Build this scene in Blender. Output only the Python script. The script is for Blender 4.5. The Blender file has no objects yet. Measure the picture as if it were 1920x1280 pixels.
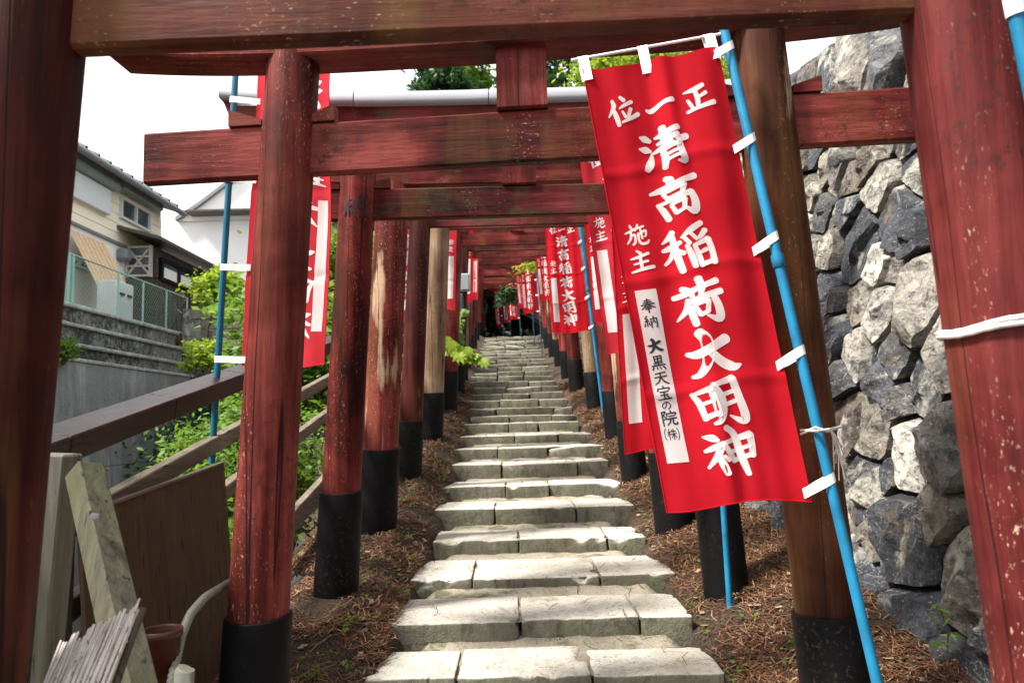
import bpy, bmesh, math, random
import numpy as np
from mathutils import Vector, Matrix, noise as mnoise

R = math.radians
scene = bpy.context.scene
COL = scene.collection

# ------------------------------------------------------------------ camera
F_PX, PITCH, ROLL, CAM_Z = 1440.0, R(6.0), 0.026, 1.2
cam_data = bpy.data.cameras.new('camera')
cam_data.sensor_width = 36.0
cam_data.lens = 27.0
cam_data.clip_start = 0.05
cam_data.clip_end = 2000.0
cam_data.dof.use_dof = True
cam_data.dof.focus_distance = 3.2
cam_data.dof.aperture_fstop = 5.0
cam = bpy.data.objects.new('camera', cam_data)
COL.objects.link(cam)
cam.matrix_world = (Matrix.Translation((0, 0, CAM_Z)) @ Matrix.Rotation(R(90) + PITCH, 4, 'X')
                    @ Matrix.Rotation(-ROLL, 4, 'Z'))
scene.camera = cam

# ------------------------------------------------------------------ sky, sun, exposure
SUN_EL, SUN_AZ = R(55), R(-112)
world = bpy.data.worlds.new('World')
scene.world = world
world.use_nodes = True
wn = world.node_tree
wn.nodes.clear()
sky = wn.nodes.new('ShaderNodeTexSky')
sky.sky_type = 'NISHITA'
sky.sun_disc = False
sky.sun_elevation = SUN_EL
sky.sun_rotation = SUN_AZ
sky.air_density = 1.0
sky.dust_density = 6.0
sky.ozone_density = 1.0
# bright thin cloud: most of the blue is washed out
wmix = wn.nodes.new('ShaderNodeMix'); wmix.data_type = 'RGBA'
wmix.inputs[0].default_value = 0.82
wmix.inputs[7].default_value = (8.2, 8.4, 8.6, 1)
wbg = wn.nodes.new('ShaderNodeBackground')
wbg.inputs['Strength'].default_value = 0.08
wo = wn.nodes.new('ShaderNodeOutputWorld')
wn.links.new(sky.outputs[0], wmix.inputs[6])
wn.links.new(wmix.outputs[2], wbg.inputs['Color'])
wn.links.new(wbg.outputs[0], wo.inputs[0])

sun_data = bpy.data.lights.new('sun', 'SUN')
sun_data.energy = 4.4
sun_data.angle = R(10)
sun_data.color = (1.0, 0.955, 0.88)
sun = bpy.data.objects.new('sun', sun_data)
COL.objects.link(sun)
to_sun = Vector((math.cos(SUN_EL) * math.sin(SUN_AZ), math.cos(SUN_EL) * math.cos(SUN_AZ), math.sin(SUN_EL)))
sun.rotation_euler = to_sun.to_track_quat('Z', 'Y').to_euler()
sun.location = (-10, 5, 20)

scene.view_settings.view_transform = 'Standard'
scene.view_settings.look = 'None'
scene.view_settings.exposure = 1.52
scene.view_settings.gamma = 1.0
scene.render.engine = 'CYCLES'
scene.cycles.max_bounces = 7
scene.cycles.diffuse_bounces = 3
scene.cycles.use_denoising = True

# ------------------------------------------------------------------ helpers
rng = random.Random(7)
nrng = np.random.default_rng(7)


def ray(px, py):
    x, y = px - 960.0, py - 640.0
    xc = x * math.cos(ROLL) - y * math.sin(ROLL)
    yc = x * math.sin(ROLL) + y * math.cos(ROLL)
    c, s = math.cos(PITCH), math.sin(PITCH)
    return Vector((xc / F_PX, c + s * yc / F_PX, s - c * yc / F_PX))


def at_y(px, py, Y):
    d = ray(px, py)
    return Vector((0, 0, CAM_Z)) + d * (Y / d.y)


def at_x(px, py, X):
    d = ray(px, py)
    return Vector((0, 0, CAM_Z)) + d * (X / d.x)


ORIGIN = {}


def tag(o, label=None, cat=None, group=None, kind=None):
    if label: o['label'] = label
    if cat: o['category'] = cat
    if group: o['group'] = group
    if kind: o['kind'] = kind
    return o


def thing(name, loc, label, cat, group=None):
    o = bpy.data.objects.new(name, None)
    COL.objects.link(o)
    o.location = loc
    o.empty_display_size = 0.1
    ORIGIN[o.name] = Vector(loc)
    return tag(o, label, cat, group)


def link_mesh(name, me, mat, parent=None, origin=None):
    o = bpy.data.objects.new(name, me)
    COL.objects.link(o)
    mats = mat if isinstance(mat, (list, tuple)) else [mat]
    for m in mats:
        me.materials.append(m)
    if parent is not None:
        o.parent = parent
        ORIGIN[o.name] = ORIGIN[parent.name]
    else:
        o.location = origin or (0, 0, 0)
        ORIGIN[o.name] = Vector(origin or (0, 0, 0))
    return o


def fast_mesh(name, verts, quads, mat, parent=None, mat_idx=None, smooth=False, origin=None):
    """numpy verts (N,3), quads (M,4) in world coordinates"""
    org = ORIGIN[parent.name] if parent is not None else Vector(origin or (0, 0, 0))
    verts = np.asarray(verts, dtype=np.float64) - np.array(org)
    quads = np.asarray(quads, dtype=np.int32)
    me = bpy.data.meshes.new(name)
    k = quads.shape[1]
    me.vertices.add(len(verts)); me.vertices.foreach_set('co', verts.astype(np.float32).ravel())
    me.loops.add(quads.size); me.loops.foreach_set('vertex_index', quads.ravel())
    me.polygons.add(len(quads))
    me.polygons.foreach_set('loop_start', np.arange(0, quads.size, k, dtype=np.int32))
    me.polygons.foreach_set('loop_total', np.full(len(quads), k, dtype=np.int32))
    if mat_idx is not None:
        me.polygons.foreach_set('material_index', np.asarray(mat_idx, dtype=np.int32))
    if smooth:
        me.polygons.foreach_set('use_smooth', np.ones(len(quads), dtype=bool))
    me.update(calc_edges=True)
    me.validate()
    return link_mesh(name, me, mat, parent, origin)


class MB:
    """collects simple shapes in world coordinates, builds ONE mesh object"""

    def __init__(self):
        self.v, self.f, self.sm, self.mi = [], [], [], []

    def add(self, vs, fs, smooth=False, mi=0):
        b = len(self.v)
        self.v += [Vector(p) for p in vs]
        for f in fs:
            self.f.append([b + i for i in f]); self.sm.append(smooth); self.mi.append(mi)
        return self

    def box(self, c, s, M=None, bev=0.0):
        hx, hy, hz = s[0] / 2, s[1] / 2, s[2] / 2
        c = Vector(c)
        if bev <= 0:
            vs = [Vector((x, y, z)) for x in (-hx, hx) for y in (-hy, hy) for z in (-hz, hz)]
            fs = [(0, 1, 3, 2), (4, 6, 7, 5), (0, 4, 5, 1), (2, 3, 7, 6), (0, 2, 6, 4), (1, 5, 7, 3)]
        else:
            bm = bmesh.new()
            bmesh.ops.create_cube(bm, size=1.0)
            for v in bm.verts: v.co = Vector((v.co.x * s[0], v.co.y * s[1], v.co.z * s[2]))
            bmesh.ops.bevel(bm, geom=bm.edges[:], offset=bev, segments=1, affect='EDGES', profile=0.5)
            bm.verts.index_update()
            vs = [v.co.copy() for v in bm.verts]
            fs = [[v.index for v in f.verts] for f in bm.faces]
            bm.free()
        if M is not None: vs = [M @ v for v in vs]
        return self.add([c + v for v in vs], fs)

    def beam(self, a, b, w, h, up=(0, 0, 1), bev=0.0, roll=0.0):
        """box from a to b; w across, h along up"""
        a, b = Vector(a), Vector(b)
        d = (b - a); L = d.length; d = d / L
        side = d.cross(Vector(up)).normalized()
        u = side.cross(d).normalized()
        if roll:
            q = Matrix.Rotation(roll, 3, d); side = q @ side; u = q @ u
        M = Matrix((side, d, u)).transposed()
        return self.box((a + b) / 2, (w, L, h), M, bev)

    def tube(self, pts, r, seg=8, caps=True, smooth=True):
        pts = [Vector(p) for p in pts]
        n = len(pts)
        rs = r if isinstance(r, (list, tuple)) else [r] * n
        vs, fs = [], []
        ref = None
        for i, p in enumerate(pts):
            d = (pts[min(i + 1, n - 1)] - pts[max(i - 1, 0)]).normalized()
            if ref is None:
                ref = d.orthogonal().normalized()
            else:
                ref = (ref - d * ref.dot(d)).normalized()
            s = d.cross(ref)
            for k in range(seg):
                a = 2 * math.pi * k / seg
                vs.append(p + (ref * math.cos(a) + s * math.sin(a)) * rs[i])
        for i in range(n - 1):
            for k in range(seg):
                k2 = (k + 1) % seg
                fs.append((i * seg + k, i * seg + k2, (i + 1) * seg + k2, (i + 1) * seg + k))
        self.add(vs, fs, smooth)
        if caps:
            self.add(vs[:seg], [list(range(seg))[::-1]]); self.add(vs[-seg:], [list(range(seg))])
        return self

    def build(self, name, mat, parent=None, origin=None):
        org = ORIGIN[parent.name] if parent is not None else Vector(origin or (0, 0, 0))
        me = bpy.data.meshes.new(name)
        me.from_pydata([v - org for v in self.v], [], self.f)
        me.polygons.foreach_set('use_smooth', self.sm)
        if any(self.mi): me.polygons.foreach_set('material_index', self.mi)
        me.update()
        return link_mesh(name, me, mat, parent, origin)


# ------------------------------------------------------------------ materials
class NT:
    def __init__(self, name):
        self.m = bpy.data.materials.new(name)
        self.m.use_nodes = True
        self.t = self.m.node_tree
        self.t.nodes.clear()
        self.out = self.t.nodes.new('ShaderNodeOutputMaterial')
        self.b = self.t.nodes.new('ShaderNodeBsdfPrincipled')
        self.t.links.new(self.b.outputs[0], self.out.inputs[0])
        self.b.inputs['Specular IOR Level'].default_value = 0.3

    def n(self, typ, **kw):
        nd = self.t.nodes.new(typ)
        for k, v in kw.items(): setattr(nd, k, v)
        return nd

    def put(self, sock, val):
        if isinstance(val, bpy.types.NodeSocket):
            self.t.links.new(val, sock)
        elif val is not None:
            if isinstance(val, tuple) and len(val) == 3 and sock.type == 'RGBA': val = val + (1,)
            sock.default_value = val

    def coord(self, scale=(1, 1, 1), rand=True):
        tc = self.n('ShaderNodeTexCoord')
        mp = self.n('ShaderNodeMapping'); mp.inputs['Scale'].default_value = scale
        self.put(mp.inputs[0], tc.outputs['Object'])
        if rand:
            oi = self.n('ShaderNodeObjectInfo')
            ml = self.math('MULTIPLY', oi.outputs['Random'], 53.0)
            self.put(mp.inputs['Location'], ml)
        return mp.outputs[0]

    def noise(self, vec, scale, detail=4, rough=0.55, dist=0.0):
        nd = self.n('ShaderNodeTexNoise')
        self.put(nd.inputs['Vector'], vec)
        nd.inputs['Scale'].default_value = scale
        nd.inputs['Detail'].default_value = detail
        nd.inputs['Roughness'].default_value = rough
        nd.inputs['Distortion'].default_value = dist
        return nd.outputs['Fac']

    def voronoi(self, vec, scale, feature='F1'):
        nd = self.n('ShaderNodeTexVoronoi', feature=feature)
        self.put(nd.inputs['Vector'], vec); nd.inputs['Scale'].default_value = scale
        return nd.outputs['Distance']

    def math(self, op, a, b=None, clamp=False):
        nd = self.n('ShaderNodeMath', operation=op); nd.use_clamp = clamp
        self.put(nd.inputs[0], a)
        if b is not None: self.put(nd.inputs[1], b)
        return nd.outputs[0]

    def step(self, v, lo, hi):
        nd = self.n('ShaderNodeMapRange'); nd.clamp = True
        self.put(nd.inputs[0], v)
        nd.inputs[1].default_value = lo; nd.inputs[2].default_value = hi
        return nd.outputs[0]

    def mix(self, f, a, b, blend='MIX'):
        nd = self.n('ShaderNodeMix', data_type='RGBA', blend_type=blend)
        self.put(nd.inputs[0], f); self.put(nd.inputs[6], a); self.put(nd.inputs[7], b)
        return nd.outputs[2]

    def ramp(self, f, stops):
        nd = self.n('ShaderNodeValToRGB')
        el = nd.color_ramp.elements
        while len(el) < len(stops): el.new(0.5)
        for e, (p, c) in zip(el, stops): e.position = p; e.color = c + (1,)
        self.put(nd.inputs[0], f)
        return nd.outputs[0]

    def bump(self, h, strength=0.3, dist=0.01):
        nd = self.n('ShaderNodeBump')
        nd.inputs['Strength'].default_value = strength
        nd.inputs['Distance'].default_value = dist
        self.put(nd.inputs['Height'], h)
        self.t.links.new(nd.outputs[0], self.b.inputs['Normal'])

    def base(self, col, rough=0.7):
        self.put(self.b.inputs['Base Color'], col)
        self.put(self.b.inputs['Roughness'], rough)
        return self.m


def m_plain(name, col, rough=0.6, var=0.25, scale=6.0, bump=0.1):
    t = NT(name)
    v = t.coord()
    f = t.noise(v, scale, 5)
    c2 = tuple(max(0.0, x * (1 - var)) for x in col); c3 = tuple(min(1.0, x * (1 + var)) for x in col)
    t.base(t.ramp(f, [(0.3, c2), (0.7, c3)]), rough)
    if bump: t.bump(t.noise(v, scale * 6, 4), bump, 0.004)
    return t.m


def m_paint(name, axis, dark, mid, light, wear=0.0, wood=(0.33, 0.22, 0.13), specks=0.5, stain=0.5, moss=0.0):
    """weathered red paint on timber, grain along `axis`"""
    t = NT(name)
    g = {'x': (0.08, 1, 1), 'y': (1, 0.08, 1), 'z': (1, 1, 0.06)}[axis]
    v = t.coord((1, 1, 1)); vg = t.coord(g)
    big = t.noise(v, 1.7, 4, 0.6, 0.4)
    streak = t.noise(vg, 22, 6, 0.65)
    fine = t.noise(vg, 90, 4, 0.6)
    m = t.math('ADD', t.math('MULTIPLY', big, 0.55), t.math('MULTIPLY', streak, 0.45))
    col = t.ramp(m, [(0.38, dark), (0.49, mid), (0.60, light)])
    # brown and golden stains running along the timber
    sv = t.coord({'x': (1, 1, 0.15), 'y': (1, 1, 0.15), 'z': (1, 1, 0.12)}[axis])
    sn = t.noise(sv, 5.0, 4, 0.6)
    col = t.mix(t.math('MULTIPLY', t.step(sn, 0.52, 0.68), stain), col, (0.105, 0.05, 0.016))
    col = t.mix(t.math('MULTIPLY', t.step(t.noise(sv, 7.3, 5, 0.6), 0.55, 0.75), 0.45), col, (0.05, 0.012, 0.012))
    if moss:
        mn = t.noise(v, 4.5, 5, 0.65)
        col = t.mix(t.math('MULTIPLY', t.step(mn, 0.5, 0.66), moss), col, (0.05, 0.052, 0.025))
    # bare wood where the paint has gone
    hgt = t.math('ADD', t.math('MULTIPLY', streak, 0.6), t.math('MULTIPLY', fine, 0.4))
    if wear:
        wn_ = t.math('ADD', t.math('MULTIPLY', t.noise(vg, 9, 6, 0.7), 0.65), t.math('MULTIPLY', t.noise(v, 2.4, 3), 0.35))
        wm = t.step(wn_, 0.66 - 0.3 * wear, 0.70 - 0.3 * wear)
        wc = t.ramp(t.noise(vg, 60, 5), [(0.3, tuple(x * 0.5 for x in wood)), (0.7, wood)])
        col = t.mix(wm, col, wc)
    # pale flecks
    pv = t.coord({'x': (0.45, 1, 1), 'y': (1, 0.45, 1), 'z': (1, 1, 0.4)}[axis])
    sp = t.math('MULTIPLY', t.step(t.noise(pv, 150, 4, 0.62), 0.615, 0.66),
                t.step(t.noise(sv, 5.2, 4), 0.50, 0.62))
    col = t.mix(t.math('MULTIPLY', sp, specks), col, (0.50, 0.36, 0.24))
    # long drying cracks
    cv = t.coord({'x': (0.03, 1, 1), 'y': (1, 0.03, 1), 'z': (1, 1, 0.005)}[axis])
    cn = t.math('ABSOLUTE', t.math('SUBTRACT', t.noise(cv, 7.0, 2, 0.4), 0.5))
    crack = t.math('SUBTRACT', 1.0, t.step(cn, 0.002, 0.006))
    if axis == 'z':
        col = t.mix(t.math('MULTIPLY', crack, 0.85), col, (0.012, 0.006, 0.006))
        hgt = t.math('SUBTRACT', hgt, t.math('MULTIPLY', crack, 0.9))
    # fine dark grain and dirt
    col = t.mix(t.math('MULTIPLY', t.step(t.noise(vg, 130, 5, 0.7), 0.54, 0.70), 0.4), col, (0.025, 0.007, 0.007))
    dr = t.noise(v, 26, 6, 0.75)
    col = t.mix(t.math('MULTIPLY', t.math('MULTIPLY', t.step(dr, 0.52, 0.62), t.step(t.noise(v, 2.1, 3), 0.52, 0.64)), 0.75), col, (0.03, 0.014, 0.012))
    t.bump(hgt, 0.5, 0.008)
    t.b.inputs['Specular IOR Level'].default_value = 0.09
    return t.base(col, t.math('ADD', 0.42, t.math('MULTIPLY', streak, 0.32)))


M = {}
RD, RM, RL = (0.018, 0.003, 0.0028), (0.088, 0.0115, 0.0098), (0.205, 0.040, 0.034)
M['post'] = m_paint('red_painted_post', 'z', RD, RM, RL, 0.0, specks=0.6, stain=0.2)
M['post_worn'] = m_paint('worn_red_post', 'z', RD, RM, RL, 0.42, (0.42, 0.29, 0.19), specks=0.6, stain=0.5)
M['post_brown_shade'] = m_paint('shaded_brown_red_post', 'z', (0.010, 0.003, 0.003), (0.032, 0.006, 0.005), (0.070, 0.015, 0.011), 0.08, (0.45, 0.3, 0.2), specks=0.5, stain=0.8)  # brownish red, darkened so its colour carries the shade on the near left post
M['post_bare'] = m_paint('bare_timber_post', 'z', (0.07, 0.042, 0.025), (0.15, 0.098, 0.058), (0.25, 0.175, 0.11), 0.3, (0.32, 0.25, 0.165), specks=0.1, stain=0.5)
M['post_front'] = m_paint('front_red_post', 'z', (0.018, 0.003, 0.003), (0.062, 0.0085, 0.008), (0.125, 0.022, 0.020), 0.0, specks=0.9, stain=0.6)
M['post_gold'] = m_paint('golden_brown_post', 'z', (0.018, 0.006, 0.003), (0.055, 0.018, 0.008), (0.12, 0.045, 0.020), 0.16, (0.42, 0.28, 0.19), specks=0.6, stain=0.9)
M['beam'] = m_paint('red_painted_beam', 'x', RD, RM, RL, 0.06, (0.40, 0.24, 0.16), specks=0.5, stain=0.5)
M['beam_mossy'] = m_paint('mossy_red_beam', 'x', (0.022, 0.004, 0.004), (0.08, 0.011, 0.011), (0.18, 0.03, 0.033), 0.05, specks=0.4, stain=0.4, moss=0.75)
M['beam_brown'] = m_paint('browned_red_beam', 'x', (0.024, 0.006, 0.0045), (0.068, 0.0165, 0.010), (0.125, 0.038, 0.024), 0.0, specks=0.6, stain=0.75)
def m_sleeve():
    t = NT('black_base_sleeve')
    v = t.coord(); vs = t.coord((1, 1, 0.2))
    col = t.ramp(t.noise(v, 5, 5), [(0.3, (0.003, 0.0028, 0.0034)), (0.7, (0.006, 0.0055, 0.0065))])
    col = t.mix(t.math('MULTIPLY', t.step(t.noise(vs, 34, 6, 0.75), 0.58, 0.70), 0.3), col, (0.018, 0.016, 0.016))
    col = t.mix(t.math('MULTIPLY', t.math('MULTIPLY', t.step(t.noise(v, 60, 5, 0.7), 0.55, 0.66), t.step(t.noise(v, 3.2, 3), 0.5, 0.62)), 0.7), col, (0.05, 0.036, 0.025))
    t.bump(t.noise(v, 30, 5, 0.7), 0.15, 0.004)
    return t.base(col, 0.6)


M['sleeve'] = m_sleeve()
M['sleeve'].node_tree.nodes['Principled BSDF'].inputs['Specular IOR Level'].default_value = 0.10
M['zinc'] = m_plain('zinc_sheet', (0.24, 0.25, 0.275), 0.42, 0.1, 4, 0.05)
M['dark'] = m_plain('dark_gap', (0.012, 0.01, 0.009), 0.9, 0.2)


def m_stone():
    t = NT('step_stone')
    v = t.coord()
    a = t.noise(v, 3.0, 5); b = t.noise(v, 45, 5, 0.7); g = t.noise(v, 160, 3, 0.6)
    col = t.ramp(a, [(0.3, (0.34, 0.31, 0.25)), (0.5, (0.46, 0.43, 0.37)), (0.7, (0.56, 0.53, 0.47))])
    col = t.mix(t.step(b, 0.52, 0.66), col, (0.21, 0.19, 0.15))
    col = t.mix(t.math('MULTIPLY', t.step(g, 0.55, 0.7), 0.5), col, (0.15, 0.13, 0.10))
    # lichen on the risers, plus the shade of those faces put into the colour
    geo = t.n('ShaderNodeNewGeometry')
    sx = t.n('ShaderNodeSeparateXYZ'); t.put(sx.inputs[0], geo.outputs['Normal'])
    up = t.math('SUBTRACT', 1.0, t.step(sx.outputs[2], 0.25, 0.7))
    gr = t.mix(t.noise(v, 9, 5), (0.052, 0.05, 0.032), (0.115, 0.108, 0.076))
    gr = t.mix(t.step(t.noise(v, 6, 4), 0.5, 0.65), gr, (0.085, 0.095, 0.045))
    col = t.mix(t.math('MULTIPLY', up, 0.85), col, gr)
    mo = t.step(t.noise(v, 5.5, 5, 0.65), 0.60, 0.68)
    col = t.mix(t.math('MULTIPLY', mo, 0.55), col, (0.10, 0.11, 0.045))
    stn = t.noise(t.coord((1, 1, 0.3)), 14, 5, 0.7)
    col = t.mix(t.math('MULTIPLY', up, t.math('MULTIPLY', t.step(stn, 0.5, 0.62), 0.6)), col, (0.05, 0.048, 0.03))
    col = t.mix(t.math('MULTIPLY', t.step(t.noise(v, 8, 6, 0.7), 0.52, 0.66), 0.5), col, (0.26, 0.235, 0.185))
    t.bump(t.math('ADD', t.math('ADD', b, t.math('MULTIPLY', g, 0.6)), t.noise(v, 14, 6, 0.7)), 0.75, 0.010)
    return t.base(col, 0.9)


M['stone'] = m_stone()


def m_rock():
    t = NT('wall_rock')
    oi = t.n('ShaderNodeObjectInfo')
    v = t.coord(); vl = t.coord((1, 0.35, 1.6))
    rnd = oi.outputs['Random']
    tone = t.ramp(rnd, [(0.0, (0.035, 0.038, 0.045)), (0.2, (0.075, 0.083, 0.10)), (0.36, (0.13, 0.12, 0.105)),
                        (0.5, (0.04, 0.047, 0.062)), (0.66, (0.26, 0.23, 0.18)), (0.78, (0.085, 0.062, 0.046)), (1.0, (0.56, 0.535, 0.47))])
    n1 = t.noise(vl, 4.5, 8, 0.7, 0.8); n2 = t.noise(v, 24, 7, 0.72); n3 = t.noise(v, 2.6, 4, 0.6, 1.0)
    col = t.mix(t.step(n1, 0.40, 0.54), t.mix(0.72, tone, (0.016, 0.017, 0.020)), tone)
    col = t.mix(t.math('MULTIPLY', t.step(n3, 0.55, 0.62), 0.75), col, (0.42, 0.40, 0.34))
    col = t.mix(t.math('MULTIPLY', t.step(t.noise(v, 3.7, 5, 0.6), 0.60, 0.70), 0.6), col, (0.20, 0.125, 0.06))
    col = t.mix(t.math('MULTIPLY', t.step(n2, 0.50, 0.62), 0.8), col, (0.018, 0.018, 0.020))
    vein = t.math('ABSOLUTE', t.math('SUBTRACT', t.noise(vl, 6.0, 5, 0.65, 0.6), 0.5))
    col = t.mix(t.math('MULTIPLY', t.math('SUBTRACT', 1.0, t.step(vein, 0.002, 0.012)), t.math('MULTIPLY', t.step(t.noise(v, 3.1, 3), 0.5, 0.6), 0.45)), col, (0.50, 0.48, 0.43))
    n4 = t.noise(v, 70, 6, 0.75)
    col = t.mix(t.math('MULTIPLY', t.step(n4, 0.54, 0.66), 0.55), col, t.mix(0.75, col, (0.01, 0.01, 0.01)))
    col = t.mix(t.math('MULTIPLY', t.step(t.noise(v, 55, 5, 0.7), 0.58, 0.66), 0.35), col, (0.50, 0.48, 0.42))
    t.bump(t.math('ADD', t.math('ADD', t.math('MULTIPLY', n1, 0.5), n2), t.math('MULTIPLY', n4, 0.5)), 1.0, 0.02)
    return t.base(col, 0.78)


M['rock'] = m_rock()


def m_soil():
    t = NT('bank_soil')
    v = t.coord(rand=False)
    a = t.noise(v, 2.2, 6); b = t.noise(v, 60, 6, 0.7)
    col = t.ramp(a, [(0.3, (0.024, 0.017, 0.012)), (0.55, (0.046, 0.031, 0.02)), (0.75, (0.085, 0.058, 0.037))])
    col = t.mix(t.step(b, 0.5, 0.62), col, (0.11, 0.072, 0.043))
    col = t.mix(t.math('MULTIPLY', t.step(t.noise(v, 110, 4, 0.7), 0.6, 0.7), 0.6), col, (0.02, 0.015, 0.012))
    t.bump(t.math('ADD', b, t.noise(v, 14, 5)), 0.9, 0.03)
    return t.base(col, 0.95)


M['soil'] = m_soil()


def m_fill():
    t = NT('tread_fill')
    v = t.coord(rand=False)
    a = t.noise(v, 2.5, 6, 0.65); b = t.noise(v, 55, 6, 0.7)
    col = t.ramp(a, [(0.3, (0.17, 0.145, 0.105)), (0.5, (0.30, 0.265, 0.205)), (0.7, (0.38, 0.34, 0.27))])
    col = t.mix(t.step(b, 0.54, 0.68), col, (0.12, 0.095, 0.07))
    col = t.mix(t.math('MULTIPLY', t.step(t.noise(v, 5, 5), 0.55, 0.62), 0.7), col, (0.06, 0.07, 0.025))
    t.bump(t.math('ADD', b, t.noise(v, 18, 5)), 0.9, 0.02)
    return t.base(col, 0.95)


M['fill'] = m_fill()


def m_cloth(name, col, trans=0.35):
    t = NT(name)
    v = t.coord()
    f = t.noise(v, 3.5, 4)
    w = t.noise(t.coord((1, 1, 3.0)), 240, 2)
    c = t.ramp(f, [(0.3, tuple(x * 0.86 for x in col)), (0.7, tuple(min(1, x * 1.08) for x in col))])
    t.bump(w, 0.12, 0.002)
    t.base(c, 0.85)
    t.b.inputs['Specular IOR Level'].default_value = 0.1
    tr = t.n('ShaderNodeBsdfTranslucent'); t.put(tr.inputs[0], c)
    mx = t.n('ShaderNodeMixShader'); mx.inputs[0].default_value = trans
    t.t.links.new(t.b.outputs[0], mx.inputs[1]); t.t.links.new(tr.outputs[0], mx.inputs[2])
    t.t.links.new(mx.outputs[0], t.out.inputs[0])
    return t.m


M['cloth'] = m_cloth('red_banner_cloth', (0.57, 0.011, 0.023), 0.5)
M['cloth_pale'] = m_cloth('backlit_red_banner_cloth', (0.62, 0.035, 0.052), 0.55)  # paler red: glow of light through the cloth put into its colour
M['white_print'] = m_cloth('white_banner_print', (0.86, 0.85, 0.84), 0.48)
M['white_tape'] = m_plain('white_cotton_tape', (0.78, 0.76, 0.74), 0.8, 0.06, 30, 0.2)
M['ink'] = m_plain('black_brush_ink', (0.012, 0.012, 0.016), 0.7, 0.3, 60, 0)
M['blue_pole'] = m_plain('blue_plastic_pole', (0.008, 0.15, 0.285), 0.5, 0.3, 9, 0.05)
M['teal_pole'] = m_plain('teal_plastic_pole', (0.006, 0.10, 0.17), 0.4, 0.1, 8, 0.02)
M['white_rod'] = m_plain('white_plastic_rod', (0.78, 0.78, 0.78), 0.4, 0.04, 8, 0)
M['rope'] = m_plain('white_rope', (0.66, 0.62, 0.58), 0.9, 0.2, 90, 0.5)


def m_wood(name, axis, a, b, moss=0.0, mcol=(0.16, 0.18, 0.07)):
    t = NT(name)
    vg = t.coord({'x': (0.08, 1, 1), 'y': (1, 0.08, 1), 'z': (1, 1, 0.08)}[axis]); v = t.coord()
    s = t.noise(vg, 30, 6, 0.7)
    col = t.ramp(s, [(0.3, a), (0.7, b)])
    if moss:
        col = t.mix(t.math('MULTIPLY', t.step(t.noise(v, 5, 5, 0.6), 0.4, 0.62), moss), col, mcol)
    col = t.mix(t.step(t.noise(vg, 70, 3), 0.62, 0.70), col, tuple(x * 0.25 for x in a))
    t.bump(s, 0.5, 0.006)
    return t.base(col, 0.85)


M['rail_brown'] = m_wood('brown_clad_rail', 'y', (0.013, 0.006, 0.0045), (0.030, 0.014, 0.010))
_n = M['rail_brown'].node_tree.nodes['Principled BSDF']; _n.inputs['Roughness'].default_value = 0.34; _n.inputs['Specular IOR Level'].default_value = 0.15
M['rail_grey'] = m_wood('grey_timber_rail', 'y', (0.07, 0.052, 0.038), (0.19, 0.155, 0.12), 0.3, (0.09, 0.09, 0.04))
M['post_grey'] = m_wood('grey_timber_upright', 'z', (0.075, 0.065, 0.055), (0.19, 0.17, 0.145), 0.45, (0.10, 0.11, 0.05))
M['brace_mossy'] = m_wood('mossy_timber', 'z', (0.02, 0.018, 0.012), (0.105, 0.098, 0.065), 0.6, (0.075, 0.085, 0.034))
M['plywood'] = m_wood('brown_board', 'z', (0.040, 0.022, 0.010), (0.07, 0.040, 0.019))
M['reed'] = m_wood('dry_reed', 'z', (0.30, 0.25, 0.22), (0.66, 0.60, 0.56))
M['terracotta'] = m_plain('orange_plastic', (0.05, 0.012, 0.005), 0.5, 0.15)
M['hose'] = m_plain('grey_green_hose', (0.17, 0.17, 0.135), 0.5, 0.1)
M['pipe_grey'] = m_plain('grey_pipe', (0.20, 0.21, 0.22), 0.5, 0.15)
M['steel'] = m_plain('dull_steel', (0.30, 0.30, 0.32), 0.4, 0.2)


def m_concrete(name, a, b, dirt, dark=(0.02, 0.02, 0.02), vert=True):
    t = NT(name)
    v = t.coord(rand=False); vs = t.coord((1, 1, 0.12), rand=False)
    n1 = t.noise(v, 0.9, 6, 0.65); n2 = t.noise(vs, 3.2, 6, 0.7); n3 = t.noise(v, 12, 6, 0.75)
    col = t.ramp(n1, [(0.3, a), (0.7, b)])
    col = t.mix(t.math('MULTIPLY', t.step(n2, 0.5, 0.66), 0.55), col, tuple(min(1, x * 1.7) for x in b))
    col = t.mix(t.math('MULTIPLY', t.step(t.math('ADD', t.math('MULTIPLY', n3, 0.5), t.math('MULTIPLY', n1, 0.5)), 0.55 - 0.12 * dirt, 0.62 - 0.08 * dirt), dirt), col, dark)
    t.bump(n3, 0.6, 0.03)
    return t.base(col, 0.9)


M['conc_smooth'] = m_concrete('smooth_concrete', (0.17, 0.178, 0.185), (0.29, 0.298, 0.305), 0.2)
M['conc_rough'] = m_concrete('weathered_concrete', (0.16, 0.16, 0.155), (0.34, 0.34, 0.325), 0.9, (0.018, 0.018, 0.017))
M['conc_pale'] = m_concrete('pale_concrete', (0.30, 0.30, 0.29), (0.46, 0.46, 0.44), 0.5, (0.06, 0.06, 0.055))
M['block'] = m_concrete('rusty_block', (0.12, 0.11, 0.10), (0.22, 0.20, 0.18), 0.5, (0.10, 0.045, 0.02))
M['siding'] = m_plain('cream_siding', (0.84, 0.77, 0.61), 0.7, 0.06, 1.5, 0)
M['render_white'] = m_plain('white_render', (0.84, 0.83, 0.80), 0.8, 0.05, 1.5, 0)
M['temple_white'] = m_plain('white_plaster', (0.80, 0.79, 0.77), 0.8, 0.04, 1.0, 0)
M['dark_brown'] = m_wood('dark_brown_cladding', 'z', (0.045, 0.030, 0.024), (0.085, 0.06, 0.048))
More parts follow.
